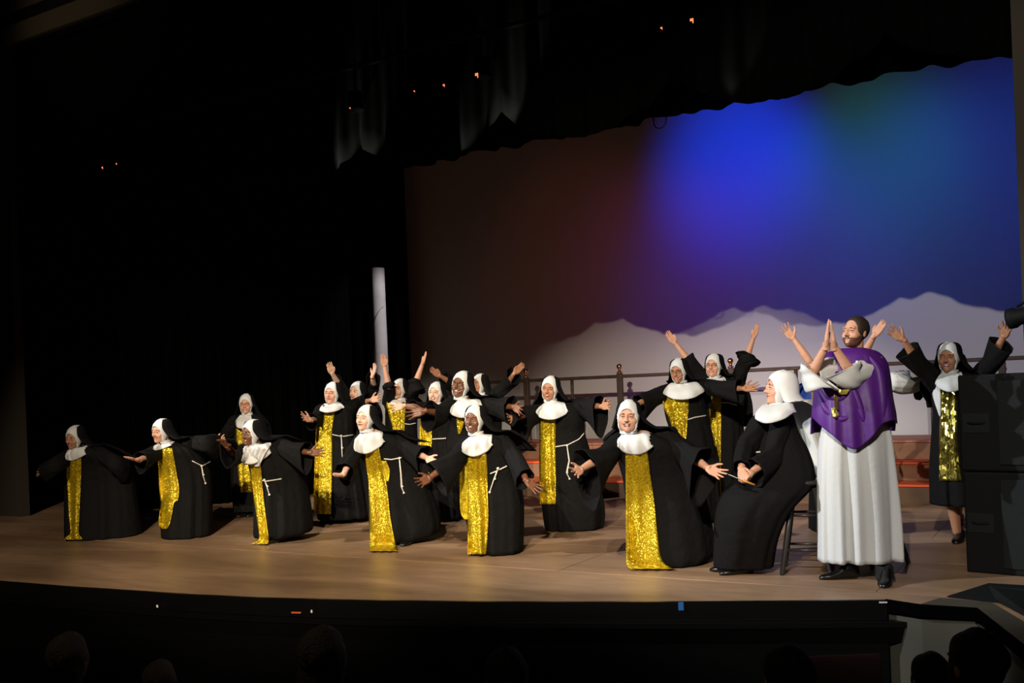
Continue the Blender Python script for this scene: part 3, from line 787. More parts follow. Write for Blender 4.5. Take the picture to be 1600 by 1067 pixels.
# black drapes
VX = on_plane(562, 210, 1, 8.45).x; VP_ = (on_plane(784, 160, 1, 8.45).x - VX); print('VALANCE', VX, VP_)
h1 = on_plane(1585, 74, 1, 8.8).z; h2 = on_plane(640, 264, 1, 8.8)
hz = (h1 + h2.z) / 2
cloth_wall('border_curtain', -13.5, 1.0, 8.8, hz, 7.2, 'border', 'black pleated border curtain whose ragged hem cuts off the top of the backdrop', 'curtain', .05, .42, 520, 10, hemjit=.016, seed=3)
cloth_wall('valance_curtain', -13.5, 1.0, 8.45, hz, 7.2, 'valance', 'dark scalloped valance hanging in front across the top, a few folds catching light', 'curtain',   .035, .34, 620, 12, hem=lambda x:   .26 - .39 * abs(math.sin(PI * (x - VX) / VP_)) ** .7, hemjit=.008, seed=5)
x640 = on_plane(640, 450, 1, 13.9).x
cloth_wall('side_curtain', -14.5, x640, 13.9, .02, 7.2, 'drape', 'black leg curtain behind the white column at the left edge of the backdrop', 'curtain', .05, .3, 120, 8, seed=9)
L0 = (-11.7, 9.0, 0); L1 = (-11.05, 10.1, 0); L2 = (-10.6, 11.1, 0); L3 = (-10.45, 12.4, 0)
for k, (a, b, s) in enumerate(((L0, L1, 'nearest the left proscenium pillar'), (L1, L2, 'middle one of the left wing'), (L2, L3, 'furthest upstage in the left wing'))):
    cloth_wall('side_curtain', 0, 1.6, 0, .02, 7.2, 'drape', 'black pleated side curtain, ' + s, 'curtain', .04, .25, 70, 8, seed=11 + k, along=(a, b), group='black curtains of the left wing')

# loose cable loop hanging under the border
lc = on_plane(1031, 190, 1, 8.84); mb = MB(); rl = .062
mb.tube([lc + Vector((-rl * 1.05, 0, .30)), lc + Vector((-rl * 1.05, 0, .02))] + [lc + Vector((rl * math.cos(t), 0, rl * math.sin(t))) for t in [PI * (1.05 + .9 * i / 12) for i in range(13)]] + [lc + Vector((rl * 1.05, 0, .02)), lc + Vector((rl * 1.05, 0, .30))], .006, 'speaker', 6)
tag(mb.build('cable_loop', origin=tuple(lc)), 'thin black cable loop dangling below the border curtain against the backdrop', 'cable')

# small lit lanterns along the valance top
lp = [(753, 121, .05), (702, 137, .03), (1087, 37, .045), (1040, 49, .025), (170, 264, .03), (192, 258, .022), (656, 146, .018), (556, 172, .018)]
PIPE = max(on_plane(x, y, 1, 8.29).z for x, y, s in lp) + .4
mb = MB(); mb.tube([Vector((xl + .05, 8.29, PIPE)), Vector((xr - .05, 8.29, PIPE))], .025, 'speaker', 10); tag(mb.build('lighting_pipe', origin=(-6, 8.29, PIPE)), 'dark steel lighting pipe above the valance carrying the small lanterns', 'pipe')
for i, (x, y, s) in enumerate(lp):
    s *= .65
    p = on_plane(x, y, 1, 8.29); r = empty('stage_lantern', p, ['small black lantern glowing orange above the valance, brightest and nearest the middle', 'small lantern with a faint orange glint just left of the brightest one', 'small lantern glowing orange at the top right of the valance', 'tiny lantern glint left of the top right orange lantern', 'small orange lantern glint at the far left end of the valance', 'tiny orange glint beside the far left lantern', 'very faint lantern glint above the lit valance folds, right one', 'very faint lantern glint above the lit valance folds, left one'][i], 'lamp', 'lanterns along the valance')
    mb = MB(); mb.lathe([(.02, .20), (.075, .19), (.08, .05), (.095, .0), (.088, .0), (.07, .06), (.001, .08)], 'border', 16, p); mb.tube([p + Vector((0, 0, .19)), Vector((p.x, p.y, PIPE - .026))], .012, 'border', 6); mb.build('housing', r)
    mb = MB(); mb.box((p.x - s * .5, p.y - .098, p.z - s * .2), (p.x + s * .5, p.y - .094, p.z + s * .55), 'glow'); mb.add([], [], 'glow')
    mb.box((p.x + s * .25, p.y - .098, p.z - s * .9), (p.x + s * .5, p.y - .094, p.z - s * .2), 'glow'); mb.build('gel', r, smooth=False)
# grazing spots added only to light the valance folds, no fixtures hang there
for x, y, e in ((545, 222, 22), (585, 208, 16), (745, 176, 10), (800, 158, 24), (1165, 76, 5)):
    t = on_plane(x, y, 1, 8.45); spot('added_fold_spot', (t.x - .35, 8.12, t.z - .9), (t.x, 8.45, t.z + .12), e * 14, (.95, 1, .92), 24, .7, .02)

# stepped platform
PX0, PX1 = -8.9, 1.2
plat = empty('stepped_platform', (-4, 11.95, 0), 'low wooden stepped platform with orange red treads along the foot of the backdrop', 'platform')
zs = [.22, .44, .67]; ys = [11.95, 12.37, 12.79, 13.95]
for k in range(3):
    nb = 4; wd = (PX1 - PX0) / nb
    for j in range(nb):
        x0 = PX0 + j * wd; x1 = x0 + wd - .006
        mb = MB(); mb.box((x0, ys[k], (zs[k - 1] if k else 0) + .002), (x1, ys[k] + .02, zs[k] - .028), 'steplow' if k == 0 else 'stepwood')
        mb.build('riser_board', plat, smooth=False, bevel=.003)
        mb = MB(); mb.box((x0, ys[k] - .02, zs[k] - .026), (x1, ys[k + 1] + (.0 if k < 2 else 0), zs[k]), 'toptread' if k == 2 else 'tread')
        mb.build('tread_board', plat, smooth=False, bevel=.004)
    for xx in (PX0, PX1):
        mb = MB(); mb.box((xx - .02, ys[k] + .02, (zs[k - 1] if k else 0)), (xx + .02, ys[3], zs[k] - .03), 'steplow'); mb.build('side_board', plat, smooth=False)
# railing on the platform
RY = 13.6; RZ = 1.64
px_n = (822, 968, 1142, 1352, 1566); nX = [on_plane(x, 580, 1, RY).x for x in px_n]
rail = empty('railing', (nX[1], RY, zs[2]), 'dark wooden railing with turned balusters and brass ball finials along the platform', 'railing')
mb = MB(); mb.box((-8.85, RY - .035, RZ - .05), (1.1, RY + .035, RZ), 'railwood'); mb.build('top_rail', rail, smooth=False, bevel=.012)
for x in [nX[0] - 1.55] + nX:
    mb = MB(); mb.box((x - .04, RY - .04, zs[2] + .001), (x + .04, RY + .04, RZ + .02), 'railwood'); o = mb.build('newel_post', rail, smooth=False, bevel=.008)
    mb = MB(); mb.lathe([(.012, 0), (.045, .005), (.045, .02), (.02, .028), (.024, .05), (.02, .055), (.036, .075), (.046, .10), (.036, .125), (.012, .142)], 'brass', 18, (x, RY, RZ + .02)); f = mb.build('finial', rail)
    f.parent = o; f.location = (0, 0, 0); f.matrix_parent_inverse = Matrix.Identity(4)
for a, b in zip([nX[0] - 1.55] + nX[:-1], nX):
    x = (a + b) / 2; prof = [(.03, 0), (.03, .30), (.022, .31), (.030, .34), (.022, .37), (.034, .46), (.024, .60), (.018, .63), (.028, .66), (.020, .69), (.024, .74), (.026, .78), (.026, RZ - .05 - zs[2])]
    mb = MB(); mb.lathe([(r, z + .001) for r, z in prof], 'railwood', 14, (x, RY, zs[2])); mb.build('baluster', rail)

# white column
cp = on_plane(597, 600, 1, 13.1); ctop = on_plane(597, 418, 1, 13.1).z
col_ = empty('column', (cp.x, 13.1, 0), 'plain white painted column standing in front of the black curtains at left', 'column')
mb = MB(); rr = .118 * 1.0
mb.lathe([(rr + .05, 0), (rr + .05, .05), (rr + .02, .07), (rr + .015, .12)], 'column', 28, (cp.x, 13.1, 0)); mb.build('base', col_)
mb = MB(); mb.lathe([(rr, .12), (rr, 1), (rr * .98, 2), (rr * .96, ctop - .01), (rr * .9, ctop)], 'column', 32, (cp.x, 13.1, 0)); mb.build('shaft', col_)
mb = MB()
for za, zb in ((2.45, 2.95), (1.2, 1.45)):      # dark drawn vein lines
    mb.tube([Vector((cp.x + (rr + .001) * math.cos(a), 13.1 + (rr + .001) * math.sin(a), za + (zb - za) * math.sin((a + 2.6) * .6))) for a in [-2.4 + .17 * i for i in range(14)]], .004, 'metal', 5)
mb.build('vein_line', col_)

# stools
def stool(base_px, legs_px, seat_z, seat_r, label, rot=.5, spread=.085):
    c = floor_pt(*base_px); t = empty('stool', (c.x, c.y, 0), label, 'stool')
    mb = MB(); mb.lathe([(.02, seat_z - .035), (seat_r - .012, seat_z - .035), (seat_r, seat_z - .022), (seat_r, seat_z - .01), (seat_r - .015, seat_z), (.01, seat_z - .004)], 'stool', 28, (c.x, c.y, 0)); mb.build('seat', t)
    L = []
    for k in range(4):
        a = rot + k * PI / 2; top = c + Vector((math.cos(a), math.sin(a), 0)) * seat_r * .62 + ZUP * (seat_z - .035); bot = c + Vector((math.cos(a), math.sin(a), 0)) * (seat_r + spread) + ZUP * .0
        L.append((bot, top)); mb = MB(); mb.tube([bot, bot.lerp(top, .04), bot.lerp(top, .5), top], [.016, .019, .022, .019], 'stool', 12); mb.build('leg', t)
    for k in range(4):
        a, b = L[k], L[(k + 1) % 4]
        for f in ((.28 + .07 * (k % 2)), (.66 + .06 * (k % 2))):
            mb = MB(); p, q = a[0].lerp(a[1], f), b[0].lerp(b[1], f); mb.tube([p, p.lerp(q, .5), q], [.009, .012, .009], 'stool', 8); mb.build('rung', t)
    return t
stool((1262, 893), None, .70, .165, 'dark wooden stool under the seated nun in the white veil', 1.0)
stool((1360, 880), None, .66, .15, 'dark wooden stool mostly hidden behind the standing man in purple', .25, .13)

# loudspeakers and floor monitor
def cab(z0, z1, pts, label, w2):
    P_ = [Vector((x, y, 0)) for x, y in pts]; c = sum(P_, Vector()) / len(P_)
    r = empty('loudspeaker', (c.x, c.y, z0), label, 'loudspeaker', 'loudspeakers stacked at the right of the stage'); n = len(P_)
    mb = MB(); vs = [p + ZUP * z0 for p in P_] + [p + ZUP * z1 for p in P_]
    mb.add(vs, [tuple(range(n))[::-1], tuple(range(n, 2 * n))] + [(i, (i + 1) % n, (i + 1) % n + n, i + n) for i in range(n)], 'speaker'); mb.build('cabinet', r, smooth=False, bevel=.015)
    for (i, j, ins) in ((1, 2, .05),):
        a, b = P_[i], P_[j]; d = (b - a).normalized(); nn = Vector((d.y, -d.x, 0)); a2 = a + d * ins; b2 = b - d * ins; t = .012
        mb = MB(); mb.add([q + nn * o + ZUP * z for o in (.0, t) for z in (z0 + .05, z1 - .05) for q in (a2, b2)], [(4, 5, 7, 6), (0, 2, 3, 1), (0, 1, 5, 4), (2, 6, 7, 3), (0, 4, 6, 2), (1, 3, 7, 5)], 'grille'); mb.build('grille', r, smooth=False, bevel=.004)
    a, b = P_[0], P_[1]; d = (b - a).normalized(); nn = Vector((d.y, -d.x, 0)); m_ = a.lerp(b, .55); zc = (z0 + z1) / 2
    mb = MB(); mb.add([q + nn * o + ZUP * z for o in (.0, .006) for z in (zc - .07, zc + .07) for q in (m_ - d * .09, m_ + d * .09)], [(4, 5, 7, 6), (0, 2, 3, 1), (0, 1, 5, 4), (2, 6, 7, 3), (0, 4, 6, 2), (1, 3, 7, 5)], 'grille'); mb.tube([m_ - d * .06 + nn * .006 + ZUP * zc, m_ - d * .03 + nn * .02 + ZUP * zc, m_ + d * .03 + nn * .02 + ZUP * zc, m_ + d * .06 + nn * .006 + ZUP * zc], .007, 'metal', 6); mb.build('handle', r, smooth=False)
A_ = floor_pt(1510, 894); B_ = floor_pt(1558, 898)
lowp = [(A_.x, A_.y), (B_.x, B_.y), (B_.x + .62, B_.y - .12), (B_.x + .62, B_.y + .33), (A_.x + .1, A_.y + .24)]
cab(0.0, .735, lowp, 'lower black loudspeaker cabinet of the stack standing on the stage floor', 0)
tl = at_depth(1497, 640, (A_ - CAM).dot(FWD)); dxy = Vector((tl.x - A_.x, tl.y - A_.y, 0))
cab(.74, 1.44, [(x + (dxy.x if i in (0, 4) else 0), y) for i, (x, y) in enumerate(lowp)], 'upper black loudspeaker cabinet standing on top of the lower one', 0)
# wedge monitor
q = [floor_pt(*p) for p in ((1472, 933), (1560, 943), (1640, 985), (1640, 925))]
ridge = [at_depth(1545, 912, 6.45), at_depth(1640, 916, 6.2)]
wz = empty('floor_monitor', (q[1].x, q[1].y + .1, 0), 'low black wedge shaped monitor speaker on the stage floor at the right corner', 'loudspeaker')
mb = MB(); bx = [Vector((p.x, p.y, .004)) for p in (q[0], q[1], q[2], q[3])]; rt = [Vector((ridge[0].x, ridge[0].y, ridge[0].z)), Vector((ridge[1].x, ridge[1].y, ridge[1].z))]
mb.add(bx + rt, [(0, 1, 2, 3)[::-1], (0, 4, 1)[::-1], (1, 4, 5, 2)[::-1], (0, 3, 5, 4)[::-1], (2, 5, 3)[::-1]], 'speaker'); mb.build('cabinet', wz, smooth=False, bevel=.01)
g = [bx[1].lerp(rt[0], .12), bx[1].lerp(rt[0], .85), bx[2].lerp(rt[1], .85), bx[2].lerp(rt[1], .12)]; nn = (g[1] - g[0]).cross(g[3] - g[0]).normalized(); nn = nn if nn.dot(CAM - g[0]) > 0 else -nn
mb = MB(); mb.add([p + nn * .001 for p in g] + [p + nn * .012 for p in g], [(4, 5, 6, 7), (0, 1, 5, 4), (1, 2, 6, 5), (2, 3, 7, 6), (3, 0, 4, 7)], 'grille'); mb.build('grille', wz, smooth=False)

# lantern on a bracket by the right proscenium
c = on_plane(1592, 495, 1, 8.0); r = empty('side_lantern', (c.x, c.y, c.z), 'round black stage lantern clamped to the right proscenium pillar above the loudspeakers', 'lamp')
ax = Vector((-.75, .25, -.12)).normalized(); u = ax.cross(ZUP).normalized(); v = ax.cross(u)
def ringp(c, rad, d): return [c + ax * d + (u * math.cos(2 * PI * j / 24) + v * math.sin(2 * PI * j / 24)) * rad for j in range(24)]
mb = MB(); mb.grid([ringp(c, a, d) for a, d in ((.03, -.16), (.055, -.13), (.06, .0), (.075, .03), (.075, .07), (.066, .07), (.06, .04))], 'speaker', True, True, False); mb.build('housing', r)
mb = MB(); mb.grid([ringp(c, a, d) for a, d in ((.062, .042), (.045, .055), (.02, .062), (.002, .063))], 'lens', True, False, True); mb.build('lens', r)
mb = MB(); wx = Vector((xr + .12, PY - .002, c.z + .05)); mb.tube([c - v * .075, c - ax * .1 + ZUP * .12, Vector((wx.x, wx.y - .05, c.z + .12)), Vector((wx.x, wx.y, c.z + .12))], .011, 'speaker', 8); mb.build('bracket', r)

# small things on the floor and fascia
p = floor_pt(228, 811); mb = MB()
pts = [(-.10, -.04), (.09, -.06), (.12, .03), (-.02, .07), (-.11, .03)]
mb.add([p + Vector((a, b, .004 + .01 * (i % 2))) for i, (a, b) in enumerate(pts)] + [p + Vector((a, b, .001)) for a, b in pts], [(0, 1, 2, 3, 4)] + [(i, (i + 1) % 5, (i + 1) % 5 + 5, i + 5) for i in range(5)], 'paper')
tag(mb.build('paper_scrap', smooth=False, origin=(p.x, p.y, 0)), 'crumpled white scrap of paper lying on the stage between the two leftmost nuns', 'paper')
def fascia_patch(x, y, w, h, m, name, label, cat):
    best = min(range(len(front) - 1), key=lambda i: abs((front[i] + front[i + 1]).dot(Vector((1, 0, 0))) / 2 - floor_pt(x, y - 5).x))
    a, b = front[best], front[best + 1]; t = (b - a).normalized(); nn = Vector((t.y, -t.x, 0)); D = ray(x, y); pl = a + nn * .024
    k = (pl - CAM).dot(nn) / D.dot(nn); c = CAM + D * k; mb = MB()
    mb.add([c + t * i * w / 2 + ZUP * j * h / 2 + nn * o for o in (0, .003) for i, j in ((-1, -1), (1, -1), (1, 1), (-1, 1))], [(4, 5, 6, 7), (0, 1, 5, 4), (1, 2, 6, 5), (2, 3, 7, 6), (3, 0, 4, 7)], m)
    tag(mb.build(name, smooth=False, origin=tuple(c)), label, cat)
fascia_patch(1064, 947, .035, .055, 'bluetape', 'tape_mark', 'short strip of blue tape stuck on the black stage edge', 'tape')
fascia_patch(463, 957, .075, .012, 'orangetape', 'tape_mark', 'thin reddish orange strip on the black stage edge at left', 'tape')
fascia_patch(246, 947, .016, .02, 'paper', 'tape_mark', 'tiny white mark on the black stage edge furthest left', 'tape')
fascia_patch(487, 955, .012, .02, 'paper', 'tape_mark', 'tiny white mark just right of the orange strip on the stage edge', 'tape')
fascia_patch(1380, 941, .05, .008, 'paper', 'tape_mark', 'thin pale strip at the right corner of the black stage edge', 'tape')

# ------------------------------------------------------------------ audience, seen from behind in the dark
def spectator(x, y, zc, hair, label, long=False, turn=0):
    c = at_depth(x, y, zc); hd = FWD * math.cos(turn) + R0 * math.sin(turn); hd = Vector((hd.x, hd.y, 0)).normalized(); sd = hd.cross(ZUP).normalized()
    fz = -.85; r = empty('person', (c.x, c.y, fz), label, 'person', 'spectators watching from the dark auditorium')
    HM = Matrix((sd, hd, ZUP)).transposed().to_4x4(); HM.translation = c
    sz = fz + .45
    hip = c - hd * .06; hip = Vector((hip.x, hip.y, sz + .14)); b = MB(); s = 'shirt'
    b.tube([c + ZUP * -.05 - hd * .01, c - ZUP * .17 - hd * .02], [.055, .06], s, 12)
    b.tube([c - ZUP * .15 - hd * .02, c - ZUP * .24 - hd * .02, hip.lerp(c, .45), hip], [.07, .13, .15, .15], s, 14)
    for k in (-1, 1):
        sh = c - ZUP * .21 - hd * .02 + sd * k * .17; el = sh - ZUP * .27 + sd * k * .05 + hd * .03; wr = el + hd * .22 - sd * k * .1 - ZUP * .02
        b.tube([c - ZUP * .2 - hd * .02, sh], [.09, .065], s, 12); b.tube([sh, el, wr], [.056, .045, .03], s, 12)
        kn = hip + hd * .42 + sd * k * .1; kn.z = sz + .08; ft = kn + hd * .02; ft.z = fz + .04
        b.tube([hip + sd * k * .08, kn], [.09, .065], s, 12); b.tube([kn, ft], [.062, .04], s, 12); b.tube([ft - hd * .05, ft + hd * .16], [.038, .03], s, 10)
    vs, fs = remeshed(b, .02, 3); bo = MB(); bo.add(vs, fs, s); add_head(bo, HM, 'skin_fair', 0, .2)
    bo.build('body', r)
    hm = MB(); D = []; us = [i / 11 for i in range(12)]
    for u_ in us:
        for j in range(32):
            vv = 2 * PI * j / 32; e = Vector((.062 * math.sin(vv), .045, .02 + .062 * math.cos(vv))).normalized(); D.append(tuple(e.slerp(Vector((0, -1, -.05)).normalized(), u_ * .985)))
    rad = radial(np.array(D), lambda Q: head_sdf(Q, 0, 0, True)); rws = []; k = 0
    for u_ in us:
        row = []
        for j in range(32):
            row.append(HM @ (Vector(D[k]) * (rad[k] + .012 + .004 * math.sin(7 * j + 5 * u_)))); k += 1
        rws.append(row)
    hm.grid(rws, hair, True, False, True)
    if long: hm.grid([[HM @ Vector((math.sin(a) * (.088 + .01 * t * 3), -abs(math.cos(a)) * .10 - .005, .03 - t * .3 + .0)) for a in [-1.5 + 3.0 * j / 20 for j in range(21)]] for t in [i / 8 for i in range(9)]], hair)
    hm.build('hair', r)
    # the seat
    st = empty('theatre_seat', (hip.x, hip.y, fz), 'seat of ' + label.split(',')[0], 'seat', 'auditorium seats in the dark')
    def bxs(nm, a0, a1, b0, b1, z0_, z1_):
        m_ = MB(); m_.add([hip * Vector((1, 1, 0)) if False else Vector((hip.x, hip.y, 0)) + hd * p + sd * q_ + ZUP * z for z in (z0_, z1_) for p, q_ in ((a0, b0), (a1, b0), (a1, b1), (a0, b1))], [(3, 2, 1, 0), (4, 5, 6, 7), (0, 1, 5, 4), (1, 2, 6, 5), (2, 3, 7, 6), (3, 0, 4, 7)], 'seatcloth'); m_.build(nm, st, smooth=False, bevel=.015)
    bxs('seat', -.12, .36, -.22, .22, sz - .10, sz); bxs('backrest', -.22, -.165, -.22, .22, sz - .05, sz + .42)
    bxs('leg', -.02, .18, -.22, -.18, fz, sz - .10); bxs('leg', -.02, .18, .18, .22, fz, sz - .10)
for a in ((107, 1030, 4.5, 'greyhair', 'spectator with pale hair at the far lower left, seen from behind'),
          (250, 1066, 5.4, 'greyhair', 'spectator with pale hair just above the bottom edge, second from the left'),
          (505, 1028, 3.8, 'greyhair', 'spectator with long blond grey hair, the most visible head in front of the stage', True, .3),
          (792, 1060, 3.9, 'darkhair', 'dark haired spectator at the bottom edge below the middle of the stage'),
          (1232, 1062, 3.4, 'darkhair', 'dark haired spectator below the seated nun, seen from behind'),
          (1288, 1072, 5.4, 'greyhair', 'spectator with a pale crown at the bottom below the man in purple'),
          (1455, 1062, 4.4, 'darkhair', 'dark haired spectator silhouetted low against the grey stage side wall'),
          (1526, 1040, 3.3, 'darkhair', 'dark haired spectator at the lower right corner, highest head against the grey wall', False, -.2)):
    spectator(*a)

# ================================================================== PERFORMERS
# arm: s shoulder, e elbow, w wrist, t fingertips (picture position of the joint, then which way it lies in depth), cr/drop cuff size
MT['orangewood'] = mat('orange_varnished_wood', (.7, .3, .06), .4)
PEOPLE = []
def add(**k): PEOPLE.append(k)

add(label='nun at the far left, bowing and laughing, black veil trailing down her back', base=(155, 838), seed=1,
    skin='skin_tan', head=(118, 683, .30), face=(-44, -12, -8), mouth=1.0, full=.6, pelvis=.62,
    rows=[(696, 119, 140, .22, .09), (703, 108, 160, .20, .15), (712, 104, 180, .14, .20), (730, 103, 200, .05, .22), (758, 103, 208, 0, .24), (795, 104, 213, 0, .28), (838, 106, 218, 0, .34)],
    arms=[dict(s=(108, 712, .2), e=(86, 726), w=(67, 735, -1), t=(57, 741, -1), palm=(0, .4, .8), cr=.075, drop=.06, hsz=.85),
          dict(s=(152, 708, .22), e=(180, 722, 1), w=(194, 729, -1), t=(201, 732, -1), palm=(0, .2, 1), cr=.10, drop=.09, pose='relaxed')],
    bib=(104, 136, 718), tab=[(712, 105, 127), (740, 104, 127), (770, 106, 125.5), (805, 107.5, 124), (832, 110, 123), (839, 103, 127), (843, 100, 129)],
    veilpts=[(138, 695, .12, .17, .16, 72), (160, 706, .05, .20, .14, 85), (190, 724, -.06, .20, .12, 95)])
add(label='nun second from left, half turned with gold scapular caught up at the knee', base=(295, 838), seed=2,
    skin='skin_fair', head=(253, 673, .25), face=(-52, -6, -4), mouth=1.0, full=.3, pelvis=.68,
    rows=[(690, 253, 272, .15, .09), (697, 248, 296, .12, .16), (706, 247, 308, .10, .19), (722, 250, 318, .05, .2), (745, 253, 328, 0, .22), (790, 254, 330, 0, .24), (838, 256, 330, 0, .27)],
    arms=[dict(s=(254, 702, .15), e=(234, 712), w=(216, 719), t=(197, 716), palm=(0, 1, .3), cr=.08, drop=.07),
          dict(s=(300, 694, .1), e=(322, 691), w=(337, 691, -1), t=(354, 686), palm=(-.3, .3, 1), cr=.09, drop=.09)],
    bib=(243, 266, 702), tab=[(700, 246, 269), (722, 247, 273), (745, 248, 277), (764, 249, 280), (781, 251, 278), (786, 252, 272), (803, 249, 269), (819, 248, 265), (826, 253, 261)],
    belt=[(300, 720), (316, 728), (329, 721)], cord=[(315, 728), (317, 742), (321, 755)],
    veilpts=[(274, 683, .10, .18, .16, 64), (282, 694, .04, .19, .16, 80), (292, 700, -.08, .20, .14, 92)])
add(label='dimly lit nun standing in the shadow behind the left pair, her shoes showing', base=(388, 806), seed=3,
    skin='skin_fair', head=(385, 631, .05), face=(-14, -4, 0), mouth=.5, full=.2, hs=1.0,
    rows=[(648, 374, 397, 0, .09), (656, 364, 406, 0, .13), (680, 363, 408, 0, .15), (704, 365, 407, 0, .15), (740, 362, 412, 0, .18), (788, 366, 414, 0, .22), (797, 366, 414, 0, .22)],
    arms=[dict(s=(367, 660, 0), e=(352, 680), w=(348, 694), t=(338, 692), cr=.09, drop=.12), dict(s=(403, 660, 0), e=(418, 684, -1), w=(432, 696), t=(446, 698), cr=.09, drop=.1)],
    bib=(368, 392, 669), tab=[(670, 369, 391), (700, 370, 392), (735, 372, 393.5), (769, 375, 394)],
    shoes=[((388, 807), (374, 809)), ((400, 806), (390, 808))], glasses=True,
    veilpts=[(388, 652, -.06, .17, .13, 55), (391, 668, -.10, .21, .14, 85), (394, 700, -.16, .22, .12, 100)])
add(label='crouching nun facing left with large white bow collar and palm held out right', base=(440, 844), seed=4,
    skin='skin_dark', lips='lipdark', head=(395, 676, .30), face=(-55, -4, -4), mouth=.9, full=.2, pelvis=.60, hs=1.03,
    rows=[(692, 397, 418, .22, .09), (697, 388, 436, .18, .16), (706, 384, 456, .12, .2), (727, 390, 474, .05, .22), (756, 396, 479, 0, .22), (795, 398, 485, 0, .26), (828, 398, 487, 0, .30), (836, 399, 470, 0, .26)],
    arms=[dict(s=(390, 704, .15), e=(366, 710), w=(356, 698), t=(344, 683), palm=(-.3, .2, 1), cr=.10, drop=.10),
          dict(s=(432, 696, .18), e=(458, 703), w=(484, 707), t=(514, 706), palm=(0, .35, 1), cr=.10, drop=.12)],
    bib=(376, 424, 723), tab=[(724, 391, 407), (745, 393, 409), (766, 395, 411), (807, 401, 415.5), (838, 405, 420), (846, 400, 420), (850, 389, 419)],
    extra=[('bow_end', 'white', [(697, 382, 404), (712, 376, 404), (726, 381, 394)], .05), ('bow_end', 'white', [(700, 396, 420), (714, 392, 412), (729, 398, 405)], .055)],
    belt=[(402, 748), (415, 752), (440, 748)], cord=[(413, 750), (417, 760), (421, 773)],
    shoes=[((440, 847), (420, 850))],
    veilpts=[(418, 681, .10, .18, .16, 76), (432, 686, .02, .19, .14, 88), (450, 692, -.06, .18, .10, 100)])
add(label='upright nun at the left of the back group with long straight gold scapular', base=(530, 816), seed=5,
    skin='skin_fair', head=(520, 614, .08), face=(-30, -2, -3), mouth=.2, full=.6, mic=-1,
    rows=[(630, 506, 534, .0, .10), (637, 500, 546, 0, .15), (650, 497, 553, 0, .17), (680, 496, 553, 0, .18), (700, 494, 556, 0, .20), (750, 493, 568, 0, .24), (808, 497, 578, 0, .29)],
    arms=[dict(s=(503, 642, .02), e=(493, 656, 1), w=(485, 656, 1), t=(468, 650, 1), palm=(0, .5, 1), cr=.07, drop=.05, sl=.8),
          dict(s=(545, 638, 0), e=(562, 630, -1), w=(580, 625), t=(598, 621), cr=.09, drop=.12)],
    bib=(500, 537, 644), tab=[(640, 499, 524), (671, 494, 519), (700, 492.5, 519), (727, 491.5, 519), (770, 490.5, 518), (803, 490.5, 517)],
    belt=[(519, 679), (535, 682), (553, 679)], cord=[(533, 681), (534, 700), (535.5, 724)],
    shoes=[((516, 815), (503, 818)), ((555, 812), (548, 817))],
    veilpts=[(527, 632, -.06, .14, .13, 62), (532, 645, -.10, .17, .13, 90), (536, 680, -.14, .18, .10, 105)])
add(label='smiling nun behind the tall upright one, both arms raised with bent elbows', base=(566, 803), seed=6,
    skin='skin_pale', head=(559, 612, .05), face=(-42, 2, -4), mouth=.7, full=.2,
    rows=[(626, 548, 570, 0, .09), (632, 542, 582, 0, .14), (650, 540, 585, 0, .16), (690, 542, 584, 0, .17), (740, 540, 584, 0, .20), (800, 540, 586, 0, .22)],
    arms=[dict(s=(543, 624, 0), e=(531, 604), w=(519, 583), t=(513, 565), palm=(.2, 0, 1), cr=.075, drop=.05, sl=.55, pose='flat'),
          dict(s=(576, 624, 0), e=(584, 604, -1), w=(582, 587), t=(589, 565), palm=(-.8, 0, .5), cr=.10, drop=.02, sl=.75)],
    bib=(546, 572, 636), veilpts=[(567, 628, -.07, .14, .13, 62), (570, 640, -.10, .17, .13, 90), (572, 662, -.14, .18, .10, 105)])
add(label='brightly lit pale nun leaning forward, front row, gold scapular reaching the floor', base=(635, 846), seed=7,
    skin='skin_pale', head=(573, 653, .28), face=(-40, 2, -6), mouth=.15, full=0, pelvis=.70,
    rows=[(674, 571, 594, .20, .09), (681, 562, 618, .17, .15), (694, 560, 640, .12, .18), (715, 562, 652, .06, .2), (740, 566, 662, 0, .22), (775, 572, 676, 0, .26), (812, 577, 687, 0, .30), (832, 580, 684, 0, .30), (843, 590, 662, 0, .27)],
    arms=[dict(s=(564, 690, .16), e=(548, 716), w=(537, 741), t=(524, 747), palm=(-.3, .2, 1), cr=.10, drop=.08, pose='relaxed'),
          dict(s=(610, 690, .15), e=(645, 705), w=(668, 716), t=(685, 728), palm=(0, .3, 1), cr=.11, drop=.08)],
    bib=(552, 600, 707), tab=[(700, 570, 592), (730, 572.5, 598), (755, 576, 604), (808, 577.5, 610), (840, 578, 616), (853, 577, 619), (861, 576, 620)],
    tab2=[(720, 594, 603), (735, 596, 609), (752, 598, 607)],
    belt=[(600, 717), (612, 718), (640, 712)], cord=[(624, 716), (626, 740), (627, 760), (631, 770)],
    shoes=[((642, 850), (624, 856))],
    veilpts=[(593, 673, .10, .19, .17, 58), (602, 684, .04, .22, .18, 74), (628, 692, -.04, .24, .14, 95)])
